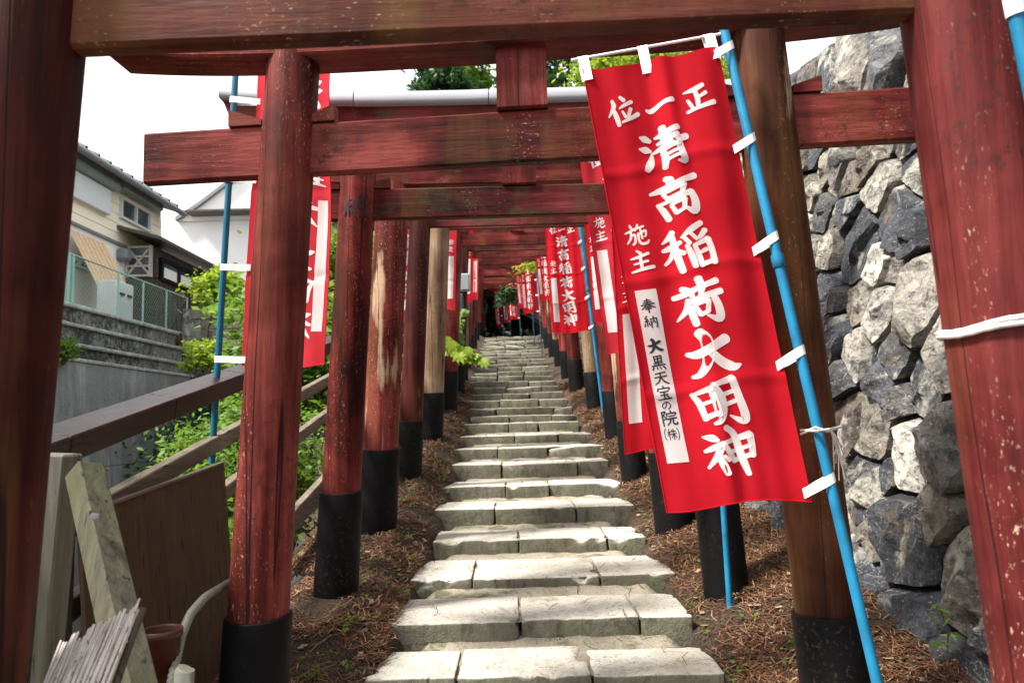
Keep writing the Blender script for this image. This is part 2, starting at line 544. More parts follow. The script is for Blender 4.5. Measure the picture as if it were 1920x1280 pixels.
M['roof_metal'] = m_plain('grey_brown_roof', (0.085, 0.075, 0.07), 0.5, 0.15)
M['roof_tile'] = m_plain('dark_roof_tile', (0.05, 0.055, 0.06), 0.5, 0.25)
M['gutter'] = m_plain('grey_gutter', (0.20, 0.21, 0.22), 0.4, 0.1)
M['alu'] = m_plain('aluminium_frame', (0.62, 0.62, 0.62), 0.4, 0.05)
M['black_frame'] = m_plain('black_window_frame', (0.012, 0.012, 0.014), 0.4, 0.1)
M['shutter'] = m_plain('grey_roller_shutter', (0.66, 0.69, 0.71), 0.5, 0.05)
M['shade_cloth'] = m_wood('tan_sunshade', 'z', (0.55, 0.37, 0.21), (0.74, 0.56, 0.37))
M['green_steel'] = m_plain('green_painted_steel', (0.26, 0.46, 0.39), 0.45, 0.1)
M['box_grey'] = m_plain('grey_metal_box', (0.24, 0.29, 0.29), 0.4, 0.1)
M['box_white'] = m_plain('pale_metal_cabinet', (0.60, 0.62, 0.62), 0.4, 0.05)
M['box_blue'] = m_plain('blue_grey_box', (0.045, 0.065, 0.085), 0.35, 0.15)


def m_glass():
    t = NT('window_glass')
    t.base(t.ramp(t.noise(t.coord(), 1.2, 2), [(0.4, (0.03, 0.04, 0.055)), (0.7, (0.10, 0.13, 0.16))]), 0.06)
    t.b.inputs['Specular IOR Level'].default_value = 0.7
    return t.m


M['glass'] = m_glass()


def m_leaf(name, a, b, c, trans=0.4, scale=2.0):
    t = NT(name)
    v = t.coord()
    n = t.noise(v, scale, 3); n2 = t.noise(v, scale * 9, 2)
    f = t.math('ADD', t.math('MULTIPLY', n, 0.5), t.math('MULTIPLY', n2, 0.5))
    col = t.ramp(f, [(0.36, a), (0.5, b), (0.64, c)])
    t.base(col, 0.55)
    tr = t.n('ShaderNodeBsdfTranslucent'); t.put(tr.inputs[0], t.mix(0.5, col, c))
    mx = t.n('ShaderNodeMixShader'); mx.inputs[0].default_value = trans
    t.t.links.new(t.b.outputs[0], mx.inputs[1]); t.t.links.new(tr.outputs[0], mx.inputs[2])
    t.t.links.new(mx.outputs[0], t.out.inputs[0])
    return t.m


M['leaf_dark'] = m_leaf('dark_evergreen_leaf', (0.008, 0.024, 0.010), (0.018, 0.05, 0.016), (0.045, 0.11, 0.022), 0.25)
M['leaf_mid'] = m_leaf('green_leaf', (0.04, 0.09, 0.012), (0.10, 0.195, 0.022), (0.19, 0.31, 0.035), 0.45)
M['leaf_lime'] = m_leaf('lime_leaf', (0.09, 0.16, 0.012), (0.19, 0.29, 0.02), (0.34, 0.42, 0.04), 0.5)
M['bark'] = m_wood('bark', 'z', (0.035, 0.026, 0.018), (0.09, 0.068, 0.05))
M['needle_a'] = m_plain('rust_needle', (0.115, 0.046, 0.02), 0.8, 0.4, 30, 0)
M['needle_b'] = m_plain('tan_needle', (0.215, 0.125, 0.065), 0.8, 0.35, 30, 0)
M['needle_c'] = m_plain('brown_needle', (0.05, 0.023, 0.012), 0.85, 0.4, 30, 0)
M['chip'] = m_plain('pale_leaf_chip', (0.26, 0.18, 0.11), 0.8, 0.3, 20, 0)

# ------------------------------------------------------------------ terrain profile
ZS = [(-6, -1.6), (0, -0.42), (1.36, -0.17), (2.55, 0.055), (3.24, 0.172), (3.75, 0.267), (4.41, 0.334), (5.13, 0.438), (5.78, 0.565), (6.45, 0.68),
      (7.12, 0.824), (7.79, 0.948), (8.6, 1.06), (9.36, 1.186), (10.02, 1.281), (10.68, 1.398), (12.0, 1.647),
      (14.64, 2.155), (23.0, 3.78), (34, 4.0), (60, 12.0), (400, 40)]


def zs(y):
    for (a, za), (b, zb) in zip(ZS, ZS[1:]):
        if y <= b: return za + (zb - za) * (y - a) / (b - a)
    return ZS[-1][1]


def pcx(y):
    """centre line of the path"""
    return float(np.interp(y, [0, 8, 11, 14.6, 23, 40], [0.11, 0.14, 0.11, 0.0, -0.06, -0.1]))


def wall_top(y):
    return max(0.4, 3.12 - zs(y) - 0.16)


def wall_x(y):
    return float(np.interp(y, [0, 2.5, 6, 12, 25], [1.72, 1.60, 1.55, 1.62, 1.75]))


BATTER = 0.20


def gz(x, y):
    dx = x - pcx(y)
    z = zs(y) - 0.05 - 0.2 * min(1.0, max(0.0, (0.70 - abs(dx)) / 0.08))
    wx = wall_x(y)
    if dx > 0.7:
        z += 0.24 * min(1.0, (dx - 0.7) / 0.75) ** 0.9
    if x > wx + 0.25:
        k = min(1.0, (x - wx - 0.25) / 0.9)
        z += (wall_top(y) - 0.1) * k
    if dx < -0.68:
        z += 0.12 * min(1.0, (-dx - 0.68) / 0.25)
    if x < -1.3:
        k = min(1.0, (-1.3 - x) / 3.2)
        drop = float(np.interp(y, [-3, 10, 13, 18, 30], [3.0, 3.0, 1.6, 1.2, 0.5]))
        z -= drop * k ** 0.8
    z += 0.03 * mnoise.noise(Vector((x * 1.7, y * 1.7, 0))) + 0.012 * mnoise.noise(Vector((x * 7, y * 7, 3)))
    return z


def spaced(a, b, d0, growth, lim):
    out, p, d = [a], a, d0
    while p < b:
        p += d; out.append(p); d = min(lim, d * growth)
    return out


gx = sorted(set([-x for x in spaced(2.0, 160, 0.3, 1.25, 20)] + list(np.arange(-2.0, 2.61, 0.06)) + spaced(2.7, 160, 0.3, 1.25, 20)))
gy = sorted(set([-y for y in spaced(0.2, 30, 0.4, 1.4, 8)] + list(np.arange(0.0, 9.0, 0.08)) + list(np.arange(9.0, 26, 0.2)) + spaced(26, 400, 0.5, 1.2, 25)))
gverts = np.array([(x, y, gz(x, y)) for y in gy for x in gx])
nx = len(gx)
gq = np.array([(j * nx + i, j * nx + i + 1, (j + 1) * nx + i + 1, (j + 1) * nx + i) for j in range(len(gy) - 1) for i in range(nx - 1)])
ground = fast_mesh('ground', gverts, gq, M['soil'], smooth=True)
tag(ground, 'brown earth banks beside the steps, falling into the ravine', kind='structure')

# ------------------------------------------------------------------ stone stairway
STEP = [2.0, 2.58, 3.24, 3.75, 4.41, 5.13, 5.78, 6.45, 7.12, 7.79, 8.6, 9.36, 10.02, 10.68]
while STEP[-1] < 23.0: STEP.append(STEP[-1] + 0.67)
STEP = [0.2, 0.8, 1.4] + STEP


def edge_list(a, b, r, n):
    m = list(np.linspace(a + r, b - r, max(2, n - 3)))
    return [a, a + r * 0.4] + m + [b - r * 0.4, b]


def stone_block(x0, x1, y0, y1, z0, z1, r, rough, nxs, nys, nzs, seed):
    """worn squared stone: subdivided box, tight worn edges with chips, uneven faces"""
    X, Y, Zl = edge_list(x0, x1, r, nxs), edge_list(y0, y1, r, nys), [z0] + list(np.linspace(z0 + 0.03, z1 - r, max(2, nzs))) + [z1 - r * 0.4, z1]
    nxs, nys, nzs = len(X) - 1, len(Y) - 1, len(Zl) - 1
    vs, fs, idx = [], [], {}
    ctr = Vector(((x0 + x1) / 2, (y0 + y1) / 2, (z0 + z1) / 2))

    def put(i, j, k):
        key = (i, j, k)
        if key in idx: return idx[key]
        p = Vector((X[i], Y[j], Zl[k]))
        q = Vector((min(max(p.x, x0 + r), x1 - r), min(max(p.y, y0 + r), y1 - r), min(p.z, z1 - r)))
        d = p - q
        if d.length > 1e-9: p = q + d.normalized() * min(r, d.length)
        n = mnoise.noise_vector(p * 4.0 + Vector((seed, 0, 0))) * rough + mnoise.noise_vector(p * 23.0 + Vector((0, seed, 0))) * rough * 0.35
        # chips along the front and end arrises
        ex = min(p.x - x0, x1 - p.x); ey = p.y - y0; ez = z1 - p.z
        near_edge = sorted((ex, ey, ez))[1]
        c = mnoise.noise(Vector((p.x * 6.0, p.y * 6.0, p.z * 3.0)) + Vector((seed * 1.3, 3, 1))) + 0.5 * mnoise.noise(p * 15.0 + Vector((0, seed, 1)))
        if c > 0.18 and near_edge < 0.05:
            amt = (c - 0.18) * 0.065 * (1 - near_edge / 0.05)
            dirn = Vector((0, 0.6 if ey < 0.06 else 0.0, -1.0))
            if ex < 0.06: dirn.x = 0.7 if p.x - x0 < x1 - p.x else -0.7
            p = p + dirn * amt
        idx[key] = len(vs); vs.append(p + n)
        return idx[key]

    for i in range(nxs):
        for k in range(nzs):
            f = [put(i, 0, k), put(i + 1, 0, k), put(i + 1, 0, k + 1), put(i, 0, k + 1)]
            fs.append(f)
    for i in range(nxs):
        for j in range(nys):
            fs.append([put(i, j, nzs), put(i + 1, j, nzs), put(i + 1, j + 1, nzs), put(i, j + 1, nzs)])
    for j in range(nys):
        for k in range(nzs):
            for i in (0, nxs):
                f = [put(i, j, k), put(i, j, k + 1), put(i, j + 1, k + 1), put(i, j + 1, k)]
                fs.append(f if i == 0 else f[::-1])
    return vs, fs


# treads: packed fill behind every kerb
tv, tq = [], []
for s, y in enumerate(STEP):
    y2 = STEP[s + 1] if s + 1 < len(STEP) else y + 0.9
    z = zs(y); z2 = zs(y2)
    base = len(tv)
    NX, NY = 34, 8
    for j in range(NY + 1):
        for i in range(NX + 1):
            yy = y + 0.03 + (y2 + 0.1 - y - 0.03) * j / NY
            w = 0.69 + 0.05 * mnoise.noise(Vector((y * 3.1, 1 if i > NX / 2 else -1, yy * 2.0)))
            xx = pcx(y) - w + 2 * w * i / NX
            edge = max(0.0, abs(i / NX - 0.5) * 2 - 0.82) / 0.18
            zz = z - 0.013 + 0.04 * max(0.0, j / NY - 0.6) / 0.4 + 0.013 * mnoise.noise(Vector((xx * 9, yy * 9, 5))) - 0.10 * edge
            tv.append((xx, yy, zz))
    for j in range(NY):
        for i in range(NX):
            a = base + j * (NX + 1) + i
            tq.append((a, a + 1, a + NX + 2, a + NX + 1))
stairway = fast_mesh('stairway', tv, tq, M['fill'], smooth=True)
tag(stairway, 'long flight of weathered stone steps climbing between the gates', kind='structure')
splits = {2: (0.33, 0.70), 3: (0.40, 0.80), 4: (0.255, 0.625), 5: (0.43, 0.81), 6: (0.245, 0.725), 7: (0.41, 0.80), 8: (0.30, 0.70), 9: (0.36, 0.60)}
for s, y in enumerate(STEP):
    z = zs(y)
    rr = random.Random(s * 13 + 1)
    W = 1.5 if y < 9 else 1.46 + 0.012 * (y - 9)
    cx = pcx(y) + rr.uniform(-0.02, 0.02)
    a, b = splits.get(s - 1, (rr.uniform(0.25, 0.42), rr.uniform(0.62, 0.8)))
    cuts = [0, a, b, 1]
    near = y < 6.5
    for c0, c1 in zip(cuts, cuts[1:]):
        x0 = cx - W / 2 + W * c0 + 0.005; x1 = cx - W / 2 + W * c1 - 0.005
        if c0 == 0: x0 += rr.uniform(-0.03, 0.05)
        if c1 == 1: x1 += rr.uniform(-0.06, 0.03)
        dpt = (STEP[s + 1] - y if s + 1 < len(STEP) else 0.6) * rr.uniform(0.70, 0.84)
        dy = rr.uniform(-0.014, 0.014); dz = rr.uniform(-0.005, 0.009)
        n = (int(max(4, (x1 - x0) / (0.022 if near else 0.09))), 22 if near else 5, 7 if near else 3)
        vs, fs = stone_block(x0, x1, y + dy, y + dy + dpt, z - 0.16, z + dz, 0.010, 0.0055, *n, s * 3.7 + c0 * 11)
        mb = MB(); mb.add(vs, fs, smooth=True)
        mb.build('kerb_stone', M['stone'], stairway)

# ------------------------------------------------------------------ brush lettering
GL = {
 '清': '6,14,5 15,19,15 26,27,9|1,42,5 13,46,16 24,51,7|10,96,13 17,85,17 23,70,11 26,56,3|38,21,6 55,17,13 87,8,13|41,37,6 60,31,12 84,25,12|29,57,6 55,46,13 102,33,15|56,0,14 58,22,17 59,44,14|50,54,11 52,75,14 48,98,12|50,55,8 66,51,8 84,46,12|84,46,14 87,70,14 89,92,14 76,90,5|56,68,7 80,63,7|56,81,7 82,75,7',
 '高': '40,0,12 48,6,17 46,16,14|2,32,7 28,25,14 60,16,11 99,6,15|28,34,8 36,47,10|30,34,7 52,28,9 74,23,10|74,23,12 67,43,9|36,48,8 66,42,8|14,60,9 24,76,14 32,98,13|18,60,8 50,52,9 86,43,14|86,43,14 91,66,16 86,89,17 68,78,5|42,65,8 49,86,9|42,64,7 70,57,10|70,58,10 66,79,9|49,87,8 66,80,8',
 '稲': '28,4,12 18,16,11 3,27,4|1,45,8 18,40,13 40,31,9|26,14,11 28,50,15 34,100,13|24,48,11 14,66,9 1,78,7|33,48,6 43,58,11|88,-6,12 66,6,13 44,21,5|48,20,8 58,38,9|64,16,8 72,28,8|94,12,12 84,24,10 72,32,4|52,42,9 58,70,13 60,94,11|67,44,9 72,70,11 74,94,11|68,44,8 97,33,13|97,34,13 101,60,12 101,90,13|76,63,7 90,57,10|74,92,10 100,85,10',
 '荷': '1,37,11 28,31,13 60,20,11 94,10,14|22,18,12 36,28,14 41,46,7|58,0,16 61,22,15 54,42,5|30,46,10 24,68,13 1,90,4|30,62,10 34,84,14 37,104,13|32,53,8 60,43,12 99,35,14|82,42,14 89,70,16 86,96,17 62,87,5|40,60,9 49,83,10|40,60,8 70,52,10|70,53,10 65,77,10|49,84,9 65,78,9',
 '大': '1,47,9 22,50,18 50,39,18 84,21,21|32,2,20 43,20,24 43,48,23 36,74,18 20,95,13 5,99,8|48,48,16 66,71,21 88,85,19 104,82,6',
 '明': '2,28,9 14,50,13 21,88,11|6,29,8 40,19,13|40,20,12 45,50,13 47,80,13|20,53,8 42,47,8|20,85,11 45,76,11|46,10,11 59,40,14 59,70,13 48,94,11 36,100,7|48,12,9 88,0,15|88,2,15 95,44,15 101,86,17 94,98,15 70,84,4|62,36,9 86,29,9|64,59,9 89,51,9',
 '神': '4,12,5 21,16,15 31,22,8|3,44,7 20,38,12 40,30,11|37,33,13 24,58,12 4,80,6|28,56,11 34,78,14 39,96,12|38,56,6 46,66,10|40,28,9 50,50,12 57,70,11|42,29,8 70,21,11 99,14,15|99,15,15 99,40,13 97,60,13|52,49,8 95,38,8|56,68,10 97,57,10|52,-4,13 66,12,15 74,60,16 82,102,10',
 '正': '3,18,6 38,13,18 72,2,17|42,14,14 47,50,17 44,86,14|50,46,10 78,34,15|12,50,10 20,70,13 25,90,10|4,97,12 40,86,14 102,75,19',
 '一': '1,54,9 18,61,18 60,44,15 97,36,19',
 '位': '20,6,10 22,30,15 0,64,5|20,42,12 26,70,16 30,100,13|48,-2,10 60,12,15|41,39,6 60,30,12 86,20,14|49,52,8 57,74,11|79,45,13 70,66,12 64,84,8|43,91,8 70,82,13 102,68,16',
 '施': '26,0,9 31,14,11|0,37,8 24,28,10 46,19,10|26,32,10 22,60,10 3,86,7|28,50,8 41,46,9 39,80,10 27,94,9|61,0,9 54,16,9 45,29,5|56,18,8 86,10,10|53,51,8 76,38,10 92,31,10 90,56,8 80,60,4|70,24,9 72,68,9|58,42,9 56,74,10 66,93,12 90,91,12 100,78,6',
 '主': '38,0,9 53,14,14|6,37,8 40,30,13 88,16,13|48,30,13 48,86,14|16,63,8 80,52,12|0,100,8 40,91,14 102,81,16',
 '奉': '28,14,8 70,10,8|20,30,8 78,24,9|6,47,9 94,37,10|50,0,10 46,40,10 6,78,6|50,40,8 70,57,11 100,66,7|34,64,8 66,60,8|30,77,8 70,73,8|50,56,10 52,104,9',
 '納': '26,2,9 12,22,9 30,30,9 9,48,8 38,44,8|24,48,9 24,84,9|8,62,9 3,84,10|36,60,9 42,76,10|52,26,9 54,96,9|52,28,8 95,22,9|95,22,9 95,90,10 83,88,5|72,6,9 72,40,8 59,64,6|74,44,8 86,60,8',
 '黒': '26,2,9 28,44,9|26,5,8 75,1,9|75,3,9 72,42,9|30,24,7 70,20,7|28,44,8 72,40,8|50,4,9 50,68,9|20,56,8 80,51,8|6,73,9 94,66,9|16,82,9 8,100,10|38,84,8 40,97,9|58,84,8 63,97,9|80,80,9 93,97,10',
 '天': '14,14,9 86,5,10|6,43,9 92,34,10|48,14,10 46,44,10 30,76,9 3,97,6|52,46,9 70,76,12 101,95,8',
 '宝': '48,-2,9 53,9,10|16,14,9 11,34,10|16,18,8 88,13,10 78,34,5|24,42,9 76,37,9|26,63,8 74,58,8|8,94,9 94,87,11|50,40,10 50,90,10|64,68,8 78,78,9',
 'の': '56,16,10 50,50,10 28,80,10 12,62,10 22,32,10 54,14,10 88,34,10 88,66,11 60,94,7',
 '院': '10,4,9 12,100,9|12,7,8 33,3,9 20,30,8 36,47,8 18,58,6|66,-2,9 69,9,9|42,16,8 39,32,9|42,18,8 98,13,9 90,30,5|50,37,8 87,32,8|38,55,9 100,48,9|60,54,9 54,77,9 34,97,5|76,52,9 76,87,10 100,89,10 100,74,4',
 '株': '2,30,8 42,24,8|22,0,9 22,102,9|20,34,8 0,66,5|26,40,7 39,54,8|56,4,8 47,25,5|50,26,8 94,20,8|41,51,8 100,44,9|70,0,9 70,102,9|68,52,8 42,88,5|72,52,8 100,85,9',
 '(': '82,0,7 56,28,11 56,72,11 82,100,7', ')': '18,0,7 44,28,11 44,72,11 18,100,7',
}
GLYPH = {k: [[tuple(float(q) for q in p.split(',')) for p in st.split()] for st in v.split('|')] for k, v in GL.items()}


def stroke_outline(st, sub=5, cap=3):
    """left/right point rows of one brush stroke in glyph units"""
    n = len(st); pts = []
    P = [np.array(p) for p in st]
    for i in range(n - 1):
        p0 = P[i - 1] if i > 0 else 2 * P[0] - P[1]
        p3 = P[i + 2] if i + 2 < n else 2 * P[-1] - P[-2]
        for k in range(sub):
            t = k / sub
            pts.append(0.5 * ((2 * P[i]) + (P[i + 1] - p0) * t + (2 * p0 - 5 * P[i] + 4 * P[i + 1] - p3) * t * t + (3 * P[i] - p0 - 3 * P[i + 1] + p3) * t ** 3))
    pts.append(P[-1])
    pts = np.array(pts); pts[:, 2] = np.maximum(pts[:, 2] * 1.07, 2.4)
    d0 = pts[1, :2] - pts[0, :2]; d0 /= max(1e-6, np.linalg.norm(d0))
    d1 = pts[-1, :2] - pts[-2, :2]; d1 /= max(1e-6, np.linalg.norm(d1))
    pre, post = [], []
    for k in range(cap):
        a = (math.pi / 2) * (k + 0.35) / (cap + 0.35)
        s, c = math.sin(a), math.cos(a)
        r = pts[0, 2] / 2
        pre.append([*(pts[0, :2] - d0 * r * 0.75 * c), pts[0, 2] * s])
        r = pts[-1, 2] / 2
        post.insert(0, [*(pts[-1, :2] + d1 * r * 0.75 * c), pts[-1, 2] * s])
    pts = np.vstack([pre, pts, post])
    d = np.gradient(pts[:, :2], axis=0)
    d /= np.maximum(1e-6, np.linalg.norm(d, axis=1))[:, None]
    nrm = np.stack([-d[:, 1], d[:, 0]], 1) * pts[:, 2:3] / 2
    return pts[:, :2] - nrm, pts[:, :2] + nrm


OUTL = {k: [stroke_outline(s) for s in v] for k, v in GLYPH.items()}
MAIN = [('正', .78, .115, .20, .062), ('一', .50, .116, .20, .062), ('位', .23, .113, .205, .066),
        ('清', .465, .215, .335, .095), ('高', .475, .333, .335, .095), ('稲', .49, .452, .335, .095), ('荷', .495, .568, .335, .095),
        ('大', .515, .683, .335, .095), ('明', .49, .786, .335, .092), ('神', .50, .893, .335, .095), ('施', .16, .405, .16, .048), ('主', .155, .465, .16, .048)]
STRIP = (0.065, 0.220, 0.53, 0.905)          # u0,u1,v0,v1 of the white donor strip
NAME = [('奉', .565, .029), ('納', .601, .027), ('大', .653, .029), ('黒', .690, .030), ('天', .724, .028), ('宝', .757, .030),
        ('の', .783, .020), ('院', .811, .031), ('(', .845, .026), ('株', .845, .022), (')', .845, .026)]


def print_glyphs(surf, items, z0=0.0013, both=True):
    """flat print following a surface; surf(u,v) -> point, normal"""
    V, Q = [], []
    for k, (L, Rr) in enumerate(items):
        n = len(L)
        for sgn in ((1, -1) if both else (1,)):
            b = len(V)
            for i in range(n):
                for u, v in (L[i], Rr[i]):
                    p, nn = surf(u, v)
                    V.append(p + nn * sgn * (z0 + 1.6e-5 * k))
            for i in range(n - 1):
                f = [b + 2 * i, b + 2 * i + 1, b + 2 * i + 3, b + 2 * i + 2]
                Q.append(f if sgn > 0 else f[::-1])
    return V, Q


def glyph_items(ch, u, v, su, sv):
    out = []
    for L, Rr in OUTL[ch]:
        f = lambda A: [(u + (p[0] / 100 - 0.5) * su, v + (p[1] / 100 - 0.5) * sv) for p in A]
        out.append((f(L), f(Rr)))
    return out


def banner(label, TL, TR, BR, BL, pole_px=None, pole_u=1, seed=0, cloth='cloth', pole='blue_pole', full=True, named=False, pole_r=0.0145, group=None, detail=True, shift=0.03, strip=None, du=0.0):
    """corners are 3D points, seen from the printed side; pole runs along the u=1 edge"""
    TL, TR, BR, BL = map(Vector, (TL, TR, BR, BL))
    nor = (TR - TL).cross(BL - TL).normalized() * -1
    if nor.y > 0: pass

    def wave(u, v):
        w = 0.014 * math.sin(u * 9 + seed + 2.0 * v) * (0.4 + 0.6 * math.sin(v * 3.1)) + 0.006 * math.sin((u + 0.12 * v) * 34 + seed) * math.exp(-((u - 0.55) / 0.22) ** 2) * (0.5 + 0.5 * math.sin(v * 7 + seed)) \
            + 0.007 * math.sin(u * 21 + v * 3 + seed * 2) * (1 - 0.4 * v) \
            + 0.010 * mnoise.noise(Vector((u * 3 + seed * 5, v * 6, 1.0)))
        for c in (0.25, 0.5, 0.75):
            w += 0.004 * math.exp(-((v - c - 0.01 * math.sin(u * 5 + seed)) / 0.013) ** 2)
        w += 0.02 * (1 - u) * mnoise.noise(Vector((seed * 3, v * 2.5, 7)))
        return w

    def pos(u, v):
        a = TL.lerp(TR, u); b = BL.lerp(BR, u)
        p = a.lerp(b, v)
        sag = 0.012 * math.sin(math.pi * ((u * 2) % 1.0)) * max(0, 1 - v * 6)
        hem = 0.010 * math.sin(u * 6 + seed) * max(0, v - 0.9) * 10
        return p + nor * wave(u, v) - Vector((0, 0, sag + hem))

    def surf(u, v):
        p = pos(u, v); e = 0.004
        n = (pos(u + e, v) - p).cross(pos(u, v + e) - p)
        return p, n.normalized() * -1

    base = (BR if pole_u else BL).copy(); base.z = gz(base.x, base.y)
    root = thing('banner', base, label, 'banner', group)
    nu, nv = (44, 170) if detail else (10, 36)
    V = [pos(i / nu, j / nv) for j in range(nv + 1) for i in range(nu + 1)]
    Q = [(j * (nu + 1) + i, j * (nu + 1) + i + 1, (j + 1) * (nu + 1) + i + 1, (j + 1) * (nu + 1) + i) for j in range(nv) for i in range(nu)]
    cl = fast_mesh('cloth', [tuple(p) for p in V], Q, M[cloth], root, smooth=True)
    # hems
    hm = MB()
    for e0, e1 in (((0.0, 1.0), (1.0, 1.0)), ((0.0, 0.0), (0.0, 1.0))):
        pts = [surf(e0[0] + (e1[0] - e0[0]) * t / 24, e0[1] + (e1[1] - e0[1]) * t / 24)[0] for t in range(25)]
        hm.tube(pts, 0.0022, 5)
    hm.build('hem', M[cloth], cl)
    items = []
    for ch, u, v, su, sv in MAIN:
        u += du if su > 0.3 else 0.0
        if detail:
            V, Q = print_glyphs(surf, glyph_items(ch, u, v, su, sv))
            fast_mesh('character', [tuple(p) for p in V], Q, M['white_print'], cl, smooth=True)
        else: items += glyph_items(ch, u, v, su, sv)
    if items:
        V, Q = print_glyphs(surf, items, 0.0026)
        fast_mesh('lettering', [tuple(p) for p in V], Q, M['white_print'], cl, smooth=True)
    u0, u1, v0, v1 = strip or STRIP
    V, Q = [], []
    for sgn in (1, -1):
        b = len(V)
        for j in range(73):
            for i in range(7):
                p, n = surf(u0 + (u1 - u0) * i / 6, v0 + (v1 - v0) * j / 72); V.append(tuple(p + n * sgn * (0.0011 if detail else 0.0022)))
        for j in range(72):
            for i in range(6):
                a = b + j * 7 + i; f = [a, a + 1, a + 8, a + 7]; Q.append(f if sgn > 0 else f[::-1])
    st = fast_mesh('name_strip', V, Q, M['white_print'], cl, smooth=True)
    if named:
        items = []
        cu = (u0 + u1) / 2 - 0.004
        for ch, v, sv in NAME:
            su = sv * 3.6
            du = {'(': -0.052, ')': 0.052}.get(ch, 0.0)
            if ch in '()': su *= 0.45
            if ch == '株': su *= 0.8
            V, Q = print_glyphs(surf, glyph_items(ch, cu + du, v, su, sv), 0.0017, both=False)
            fast_mesh('brush_character', [tuple(p) for p in V], Q, M['ink'], cl)
    # pole
    A, B = (TR, BR) if pole_u else (TL, BL)
    out = ((TR - TL).normalized() if pole_u else (TL - TR).normalized())
    if pole_px is not None:
        p0, p1 = pole_px
    else:
        d = (B - A).normalized()
        p0 = A + out * 0.035 - d * 0.06
        t = 0.0
        while t < 4 and (p0 + d * t).z > gz((p0 + d * t).x, (p0 + d * t).y) - 0.05: t += 0.04
        p1 = p0 + d * t
    pole_r = pole_r if detail else 0.011
    pm = MB().tube([p0, p0.lerp(p1, 0.5), p1], pole_r, 14).build('pole', M[pole], root)
    if detail:
        kj = 0.385
        MB().tube([p0.lerp(p1, kj - 0.008), p0.lerp(p1, kj), p0.lerp(p1, kj + 0.010), p0.lerp(p1, kj + 0.012)], [pole_r * 1.25, pole_r * 1.3, pole_r * 1.3, pole_r * 1.12], 14).build('pole_joint', M[pole], pm)
    # top rod and tapes
    ov = (TL - TR).normalized() * 0.035
    rod0, rod1 = (TL, TR) if pole_u else (TR, TL)
    up = (TL - BL).normalized() * 0.042
    e0 = rod0 + up + (rod0 - rod1).normalized() * 0.03
    e1 = p0.lerp(p1, 0.012)
    MB().tube([e0, e1], 0.0052 if detail else 0.006, 8).build('top_rod', M['white_rod'], root)
    for u in (0.02, 0.47, 0.96):
        uu = u if pole_u else 1 - u
        p, n = surf(uu, 0.030); q = e0.lerp(e1, min(1, max(0, ((TL.lerp(TR, uu) - e0).dot((e1 - e0).normalized())) / (e1 - e0).length)))
        w = (TR - TL).normalized() * (0.034 if detail else 0.03)
        nn = n * 0.007
        mb = MB()
        back = nn * -1
        q2 = q + up.normalized() * 0.008
        loop = [p + nn * 0.6, q + nn * 1.2, q2, q - nn * 1.2, p - nn * 0.6]
        vs = [x - w / 2 for x in loop] + [x + w / 2 for x in loop]
        mb.add(vs, [(i, i + 1, i + 6, i + 5) for i in range(4)], smooth=True)
        mb.build('hanging_tape', M['white_tape'], root)
    dd = (p1 - p0).normalized()
    for v in (0.02, 0.245, 0.475, 0.725, 0.985):
        p, n = surf(0.955 if pole_u else 0.045, v)
        # nearest point on pole
        t = (p - p0).dot(dd) - (shift if detail else 0.0)
        q = p0 + dd * t
        o2 = (q - p).normalized()
        nn = n * (pole_r + 0.003)
        w = dd * 0.030
        loop = [p + n * 0.004, p.lerp(q, 0.5) + nn * 0.8, q - o2 * pole_r * 0.4 + nn * 1.0, q + o2 * pole_r * 0.8 + nn * 0.75, q + o2 * (pole_r + 0.003),
                q + o2 * pole_r * 0.7 - nn * 0.75, q - o2 * pole_r * 0.4 - nn, p - n * 0.004]
        k = len(loop)
        vs = [x - w / 2 for x in loop] + [x + w / 2 for x in loop]
        MB().add(vs, [(i, i + 1, i + 1 + k, i + k) for i in range(k - 1)], smooth=True).build('tie_tape', M['white_tape'], root)
    return root


def cyl_surf(c, axis_dx, r, ang0, z0, w, h):
    """surface patch on a post for painted characters"""
    def s(u, v):
        a = ang0 + (u - 0.5) * w / r
        z = z0 + (0.5 - v) * h
        n = Vector((math.sin(a), -math.cos(a), 0))
        cx = c(z)
        return cx + n * r, n
    return s


# ------------------------------------------------------------------ torii gates
LEAN = 0.058


